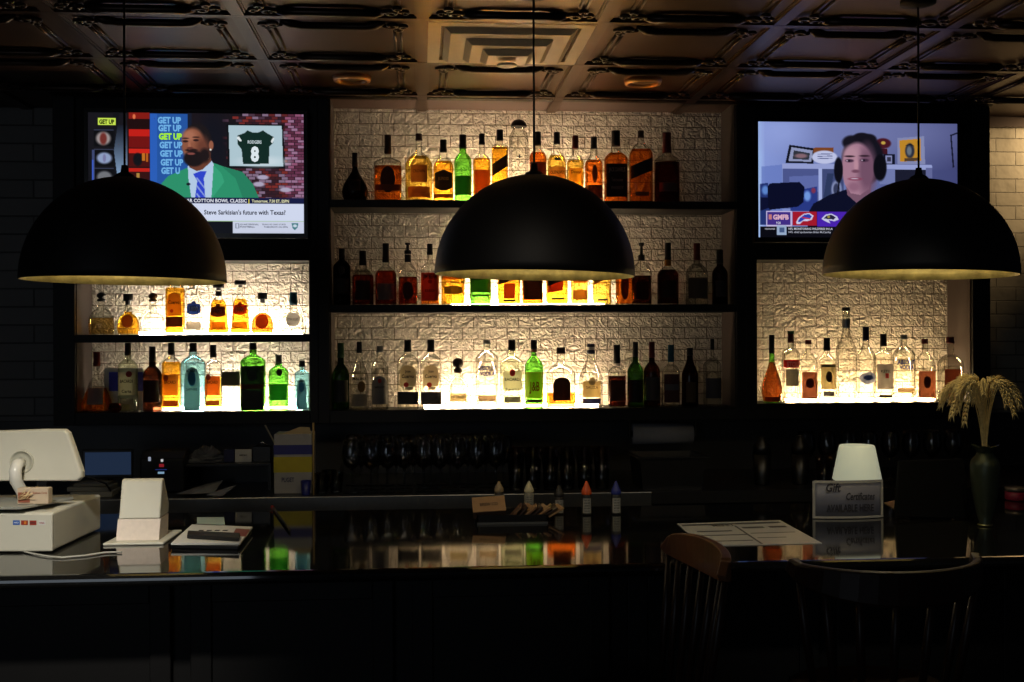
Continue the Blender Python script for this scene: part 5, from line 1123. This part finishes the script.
quadslab(MB(), ((197, 526.5), (225, 526.5), (224, 519.5), (197, 519.5)), z0, z0 + .008).build('pages', pm('pale_green_paper', (170, 188, 176), .7), t, True)
a = barp(290, 531, ZBAR + .006); b = barp(273, 508, ZBAR + .006)
t = thing('serving_spoon', 'dark slim bar spoon with red tip lying across the bar top', 'spoon', (a.x, a.y, ZBAR)); o_ = Vector((a.x, a.y, ZBAR))
MB().tube([a - o_, b - o_], .004, 8).build('shaft', dull_steel, t); MB().tube([b - o_, b - o_ + (b-a).normalized()*.03], .007, 10).build('tip', pm('dull_red_tip', (150, 44, 34), .5), t)

# ------------------------------------------------------------------ centre of the bar: card box, coasters and squeeze bottles
y0_ = barp(520, 524).y
xq = lambda px: at(px, 518, y0_).x
s_ = depth(barp(520, 522))/F
t = thing('black_tray', 'low black tray on the bar holding brown cards', 'tray', (xq(512), y0_ + .08, ZBAR))
mb = MB(); mb.box(xq(477), xq(548), y0_, y0_ + .16, ZB, ZB + .006)
for a_ in ((xq(477), xq(548), y0_, y0_ + .005), (xq(477), xq(548), y0_ + .155, y0_ + .16), (xq(477), xq(477) + .005, y0_, y0_ + .16), (xq(548) - .005, xq(548), y0_, y0_ + .16)): mb.box(*a_, ZB + .006, ZB + .03)
mb.build('tray', black_plastic, t, True); bx('tray_lip', pm('grey_lip', (84, 88, 92), .4), xq(477), xq(548), y0_ - .004, y0_ - .0002, ZB, ZB + .006, t)
t = thing('coaster_box', 'brown cardboard box with dark stamped lid tilted in the black tray', 'box', (xq(490), y0_ + .06, ZB + .0062))
rot = Matrix.Translation((xq(490), y0_ + .06, ZB + .052)) @ Matrix.Rotation(.42, 4, 'X') @ Matrix.Rotation(-.06, 4, 'Y')
MB().box(-.055, .055, -.045, .045, -.018, .006, rot).build('carton', pm('dark_brown_card', (58, 40, 28), .7), t, True)
MB().box(-.0555, .0555, -.0455, .0455, .0062, .0092, rot).build('lid', cardboard, t, True)
ux = rot.to_3x3() @ Vector((1, 0, 0)); uy = rot.to_3x3() @ Vector((0, 1, 0))
text('stamp', 'BREW CO', pm('brown_ink', (50, 36, 28), .8), t, rot @ Vector((0, -.012, .0098)), ux, uy, .018, .06)
for k in range(9):
    x_ = xq(517) + k*.0165; lb = 'brown bill wallet leaning among others right of the cardboard box' if k else 'dark leaning bill wallet nearest to the cardboard box'
    rot = Matrix.Translation((x_, y0_ + .07 + .002*k, ZB + .03)) @ Matrix.Rotation(.1*(k % 3) - .1, 4, 'Z') @ Matrix.Rotation(.75 + .04*k, 4, 'Y')
    o = MB().box(-.003, .003, -.05, .05, -.03, .03, rot).build('bill_wallet', pm('worn_brown_leather_%d' % (k % 3), ((110, 76, 50), (52, 34, 24), (150, 116, 80))[k % 3], .5), None, bevel=.001)
    tag(o, lb, 'wallet', 'bill wallets in the black tray' )
def squeeze(px, py, ytop, cap, labelc, lb):
    p = barp(px, py); s_ = depth(p)/F; H = (py-ytop)*s_; R = .0175
    t = thing('squeeze_bottle', lb, 'squeeze bottle', (p.x, p.y, ZBAR), group='bitters bottles along the back of the bar')
    MB().lathe([(R*.93, .0005), (R, .003), (R, H*.55), (R*.9, H*.6), (R*.75, H*.64)], seg=20).build('body', pm('bottle_%02x' % labelc[0], labelc, .5), t)
    P_ = [(0, 1, 2), (1, 1, 2)]
    label(P_, H, R, 1, .06, .5, .8, 'rect', pm('bitters_label', (150, 148, 140), .6), t, off=.0008)
    for k in range(5): btext(P_, H, R, 1, ('NET WT', 'DROPS', 'AROMATIC', 'BITTERS', '4 FL OZ')[k], .44 - k*.08, .035, .55, ink, t, off=.0016)
    cm_ = pm('cap_%02x%02x%02x' % tuple(cap), cap, .5)
    MB().lathe([(R*.98, H*.6), (R*1.0, H*.62), (R*1.02, H*.7), (R*.85, H*.76), (R*.3, H*.95), (R*.16, H), (.0005, H)], seg=16, mtx=Matrix.Rotation(.0, 4, 'Y')).build('nozzle_cap', cm_, t)
squeeze(499, 508, 481, (150, 130, 100), (56, 48, 40), 'bitters bottle with beige pointed cap, leftmost behind the tray')
squeeze(529, 509, 481, (206, 196, 160), (150, 146, 130), 'pale squeeze bottle with cream pointed cap behind the tray')
squeeze(559, 514, 485, (26, 24, 24), (40, 36, 34), 'bitters bottle with black cap right of the leaning wallets')
squeeze(586.5, 514.5, 481, (206, 82, 32), (34, 34, 36), 'bitters bottle with bright orange pointed cap')
squeeze(616, 514, 481, (22, 36, 116), (34, 34, 36), 'bitters bottle with dark blue pointed cap, rightmost')

# ------------------------------------------------------------------ right side of the bar
t = thing('paper_menu', 'white printed paper menu lying flat behind the bar stools', 'menu', tuple(barp(750, 533)))
M4 = ((703, 546.5), (822, 543.5), (780, 520.5), (677, 524))
quadslab(MB(), M4, z0, z0 + .0015).build('sheet', pm('laminated_white_card', (205, 203, 196), .16, var=.03), t, True)
def on_menu(u0, v0, u1, v1):
    def L(u, v):
        a = Vector(M4[0])*(1-u) + Vector(M4[1])*u; b = Vector(M4[3])*(1-u) + Vector(M4[2])*u; r = a*(1-v) + b*v; return (r.x, r.y)
    return [L(u0, v0), L(u1, v0), L(u1, v1), L(u0, v1)]
for u0, v0, u1, v1 in ((.03, .9, .97, .96), (.04, .45, .5, .48), (.04, .2, .48, .23), (.5, .05, .52, .85), (.55, .72, .75, .78), (.8, .72, .96, .78), (.55, .5, .95, .52), (.55, .3, .8, .32), (.1, .62, .42, .66)):
    quadslab(MB(), on_menu(u0, v0, u1, v1), z0 + .0016, z0 + .0019).build('printed_block', pm('menu_grey_ink', (60, 58, 56), .7), t, True)
p = barp(724, 527); text('menu_title', 'MENU', ink, t, (p.x, p.y, z0 + .0021), (1, .05, 0), (-.05, 1, 0), .03, .07)
# sign in front of the lamp
Y = barp(850, 519).y; a = at(814, 481, Y); b = at(885, 519, Y)
t = thing('gift_certificate_sign', 'curled framed sign reading Gift Certificates available here', 'sign', ((a.x+b.x)/2, Y, ZBAR))
mb = MB(); n = 14; vs = []
for i in range(n+1):
    u = i/n; x = a.x + (b.x-a.x)*u + 0
    for z in (ZB, a.z + .0): vs.append(Vector((x + (.006*(z-ZB)/(a.z-ZB) if i in (0,) else 0) , Y + .018*(2*u-1)**2, z)))
mb.add(vs, [(2*i, 2*i+2, 2*i+3, 2*i+1) for i in range(n)], True); mb.build('sheet', pm('grey_lavender_sheet', (118, 118, 128), .5), t, True, solid=.0015)
fr = MB(); W_ = b.x-a.x; Hs = a.z - ZB
def sg(u, v, off=-.003): return Vector((a.x + W_*u, Y + .018*(2*u-1)**2 + off, ZB + .002 + (Hs-.004)*v))
def strip_(u0, v0, u1, v1):
    m = 12
    for i in range(m):
        ua, ub = u0 + (u1-u0)*i/m, u0 + (u1-u0)*(i+1)/m
        fr.add([sg(ua, v0), sg(ub, v0), sg(ub, v1), sg(ua, v1)], [(0, 1, 2, 3)])
strip_(0, 0, 1, .055); strip_(0, .945, 1, 1); strip_(0, .055, .035, .945); strip_(.965, .055, 1, .945)
fr.build('border', pm('pale_border', (176, 172, 160), .5), t, True, solid=.001)
inkm = pm('sign_dark_ink', (44, 42, 50), .7)
text('sign_lettering', 'Gift', inkm, t, (a.x + W_*.26, Y - .004, ZB + Hs*.72), (1, 0, 0), (.15, 0, 1), .028, .052)
text('sign_lettering', 'Certificates', inkm, t, (a.x + W_*.64, Y - .005, ZB + Hs*.50), (1, 0, 0), (.15, 0, 1), .024, .10)
text('sign_lettering', 'AVAILABLE HERE', inkm, t, (a.x + W_*.5, Y - .006, ZB + Hs*.20), (1, 0, 0), (0, 0, 1), .024, .165)
# table lamp
Y = barp(857, 513).y; c = at(857, 480, Y); s_ = depth(c)/F
t = thing('table_lamp', 'small table lamp with a glowing cream tapered shade behind the sign', 'table lamp', (c.x, Y, ZBAR))
zb_ = c.z - ZBAR; zt_ = at(857, 445, Y).z - ZBAR
sh = pm('lit_cream_shade', (214, 216, 188), .5, emit=.32, ecol=(.80, .82, .58), var=.02)
MB().lathe([(.022*0+23.8*s_*.96, zb_), (24*s_, zb_ + .004), (17.5*s_, zt_ - .006), (16.5*s_, zt_), (.001, zt_ + .002)], seg=40, caps=False).build('shade', sh, t)
MB().lathe([(.055, .0005), (.055, .006), (.012, .012), (.009, .02), (.009, zb_ + .05), (.001, zb_ + .05)], seg=28).build('base', black_plastic, t)
# wheat vase
Y = barp(985, 526).y; c = at(985, 500, Y); s_ = depth(c)/F
t = thing('wheat_vase', 'dark green metallic vase with ruffled neck at the right end of the bar', 'vase', (c.x, Y, ZBAR))
hz = lambda y: (526 - y)*s_
rp = lambda w: w*s_/2
prof = [(rp(12), .0005), (rp(14), .004), (rp(11), hz(522)), (rp(17), hz(512)), (rp(25), hz(492)), (rp(28), hz(476)), (rp(29), hz(466)), (rp(26), hz(460)), (rp(17), hz(455)), (rp(15), hz(452))]
vm = pm('dark_verdigris_metal', (66, 74, 58), .4, .5, var=.35, scale=14)
MB().lathe(prof, seg=36).build('body', vm, t)
mb = MB(); rings = []
for z, r, am in ((hz(453), 7.4, 0), (hz(450), 8.5, .06), (hz(447.5), 11, .14), (hz(446), 12.5, .2)):
    rings.append([Vector(((r*s_)*(1+am*cos(6*2*pi*j/36))*cos(2*pi*j/36), (r*s_)*(1+am*cos(6*2*pi*j/36))*sin(2*pi*j/36), z + am*.02*cos(6*2*pi*j/36))) for j in range(36)])
mb.loft(rings, True, False); mb.build('ruffled_lip', vm, t)
MB().lathe([(rp(9), .0), (rp(15), .003), (rp(15), .006), (rp(10), .009)], seg=28).build('foot_ring', pm('brass_foot', (130, 130, 96), .35, .7), t)
wheat = pm('dry_wheat', (226, 200, 138), .8, var=.4, scale=90)
wt = [(-43, 405), (-36, 394), (-30, 401), (-41, 414), (-22, 387), (-12, 382), (-25, 410), (-33, 387), (-6, 392), (8, 385), (18, 381), (28, 390), (38, 396), (20, 403), (26, 412), (12, 396), (-14, 400), (-3, 414), (33, 404), (-46, 396), (-18, 379), (-28, 420), (4, 400), (14, 388)]
for k, (dx, py) in enumerate(wt):
    pos = ('bent left over the vase', 'bent right over the vase')[dx > 0]
    st = thing('wheat_stalk', 'dried wheat stalk ' + pos, 'wheat', (c.x, Y, ZBAR + hz(452)), group='dried wheat ' + pos)
    rr = random.Random(k); dy = rr.uniform(-.05, .05); zt_ = (452 - py)*s_
    top = Vector((dx*s_*.45, dy*.5, (452-381 + rr.uniform(-4, 3))*s_)); end = Vector((dx*s_*.92, dy, zt_ + .0))
    b0 = Vector((dx*s_*.04, 0, -.03)); 
    stem = [b0, Vector((dx*s_*.06, dy*.1, .08)), Vector((dx*s_*.16, dy*.25, top.z*.75)), top]
    stem = [ (1-t_)**3*stem[0] + 3*(1-t_)**2*t_*stem[1] + 3*(1-t_)*t_**2*stem[2] + t_**3*stem[3] for t_ in [q/8 for q in range(9)]]
    MB().tube(stem, .0014, 5).build('stem', wheat, st)
    mb = MB(); mid = (top + end)/2 + Vector((dx*s_*.12, 0, .012))
    for q in range(12):
        t_ = q/11; pt = (1-t_)**2*top + 2*(1-t_)*t_*mid + t_**2*end; dr_ = ((mid-top)*(1-t_) + (end-mid)*t_).normalized()
        for sd in range(3):
            a_ = sd*2.1 + q; nn = dr_.orthogonal().normalized(); bb = dr_.cross(nn); off = (nn*cos(a_) + bb*sin(a_))
            g0 = pt + off*.002; g1 = g0 + dr_*.010 + off*.005
            mb.tube([g0, (g0+g1)/2, g1, g1 + dr_*.014 + off*.004], [.0015, .0034, .0018, .0003], 5)
    mb.build('ear', wheat, st)
# black screen, seen from behind, and paper under it
Y = barp(935, 519).y - .02; q = [at(px, py, Y) for px, py in ((896, 517), (970, 519), (974, 461), (908, 463))]
t = thing('black_monitor', 'black angled touch screen seen from behind, left of the vase', 'monitor', ((q[0].x+q[1].x)/2, Y + .05, ZBAR))
mb = MB(); zbm = min(q[0].z, q[1].z)
mb.loft([[Vector((p.x, Y + (p.z-ZBAR)*.35 + dy, max(p.z, ZB))) for p in q] for dy in (0, .02)], True, True, False); mb.build('housing', pm('matte_black_housing', (5, 5, 5), .8, spec=.1), t, True, bevel=.004)
mb = MB(); mb.box(q[0].x + .06, q[1].x - .05, Y + .03, Y + .16, ZB, ZB + .012); mb.build('foot', black_plastic, t, True)
t = thing('kraft_paper', 'brown paper slip sticking out left of the black monitor', 'paper', tuple(barp(895, 508)))
quadslab(MB(), ((884, 503), (897, 511), (906, 505), (903, 499)), z0, z0 + .002).build('sheet', cardboard, t, True)
Yc = barp(1018, 500).y; c = at(1016, 492, Yc); s_ = depth(c)/F
t = thing('tin_candle', 'small pink candle tin with silver lid at the right edge', 'candle', (c.x, Yc, ZBAR))
zz1, zz0 = at(1016, 487, Yc).z - ZBAR, .0005
MB().lathe([(.036, zz0), (.04, .004), (.04, zz1*.68)], seg=28).build('tin', pm('pink_tin', (150, 34, 66), .4), t)
MB().lathe([(.041, zz1*.69), (.041, zz1 - .002), (.038, zz1), (.001, zz1)], seg=28).build('lid', pm('dull_silver_lid', (130, 120, 112), .35, .6), t)

# ------------------------------------------------------------------ bar stools
wood = pm('dark_walnut_stain', (40, 22, 15), .42, var=.3, scale=14)
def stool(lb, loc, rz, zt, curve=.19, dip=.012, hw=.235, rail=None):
    t = thing('bar_stool', lb, 'bar stool', (loc[0], loc[1], 0), rz, 'dark wooden bar stools at the counter')
    # back toward -Y local
    R_ = .225; zr_ = zt - .0
    pts = []; hs_ = []; ws_ = []
    for k in range(17):
        a = pi + .12 + (pi - .24)*k/16; u = abs(k-8)/8
        pts.append((hw*cos(a), -.215 + curve*(1+sin(a)), zr_ - .045 - dip*(1-u**2) + (.008 if u > .9 else 0))); hs_.append(.088 - .05*u**2); ws_.append(.022 + .004*u)
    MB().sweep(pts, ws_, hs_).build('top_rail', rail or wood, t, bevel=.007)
    sz = .76
    MB().lathe([(.17, sz-.03), (.205, sz-.018), (.21, sz), (.195, sz + .008), (.1, sz - .002), (.001, sz - .004)], seg=36, e=2.6).build('seat', wood, t)
    for k in range(1, 16, 2):
        x, y, z = pts[k]; h = hs_[k]
        b0 = (x*.78, y*.78, sz - .002)
        m_ = ((x + b0[0])/2*1.02, (y + b0[1])/2*1.02, (sz + z)/2)
        MB().tube([b0, m_, (x, y, z - h*.3)], [.008, .0115, .008], 8).build('spindle', wood, t)
    ft = []
    for sx_, sy_ in ((-1, -1), (1, -1), (1, 1), (-1, 1)):
        a_, b_ = Vector((sx_*.13, sy_*.13, sz - .02)), Vector((sx_*.21, sy_*.21, .0)); ft.append((a_, b_))
        MB().tube([a_, a_.lerp(b_, .3), a_.lerp(b_, .7), b_], [.015, .02, .019, .012], 10).build('leg', wood, t)
    for i in range(4):
        a_, b_ = ft[i], ft[(i+1) % 4]; h_ = .66 if i % 2 else .6
        MB().tube([a_[0].lerp(a_[1], h_), b_[0].lerp(b_[1], h_)], .011, 8).build('stretcher', wood, t)
    return t
cB = at(870, 560, 2.93)
stool('dark bar stool with curved back rail in front of the gift certificate sign', (cB.x, 2.90), 0.06, at(890, 571.5, 2.90 - .215).z + .03, .19, .03, .25)
stool('dark bar stool turned sideways, its rail catching light beside the paper menu', (.52, 2.86), pi/2 + .15, at(733, 551, 2.72).z, .05, .0, .195, pm('highlit_rail_wood', (126, 82, 54), .3, var=.35, scale=10))  # rail paler than the other wood: its highlight is put into the colour
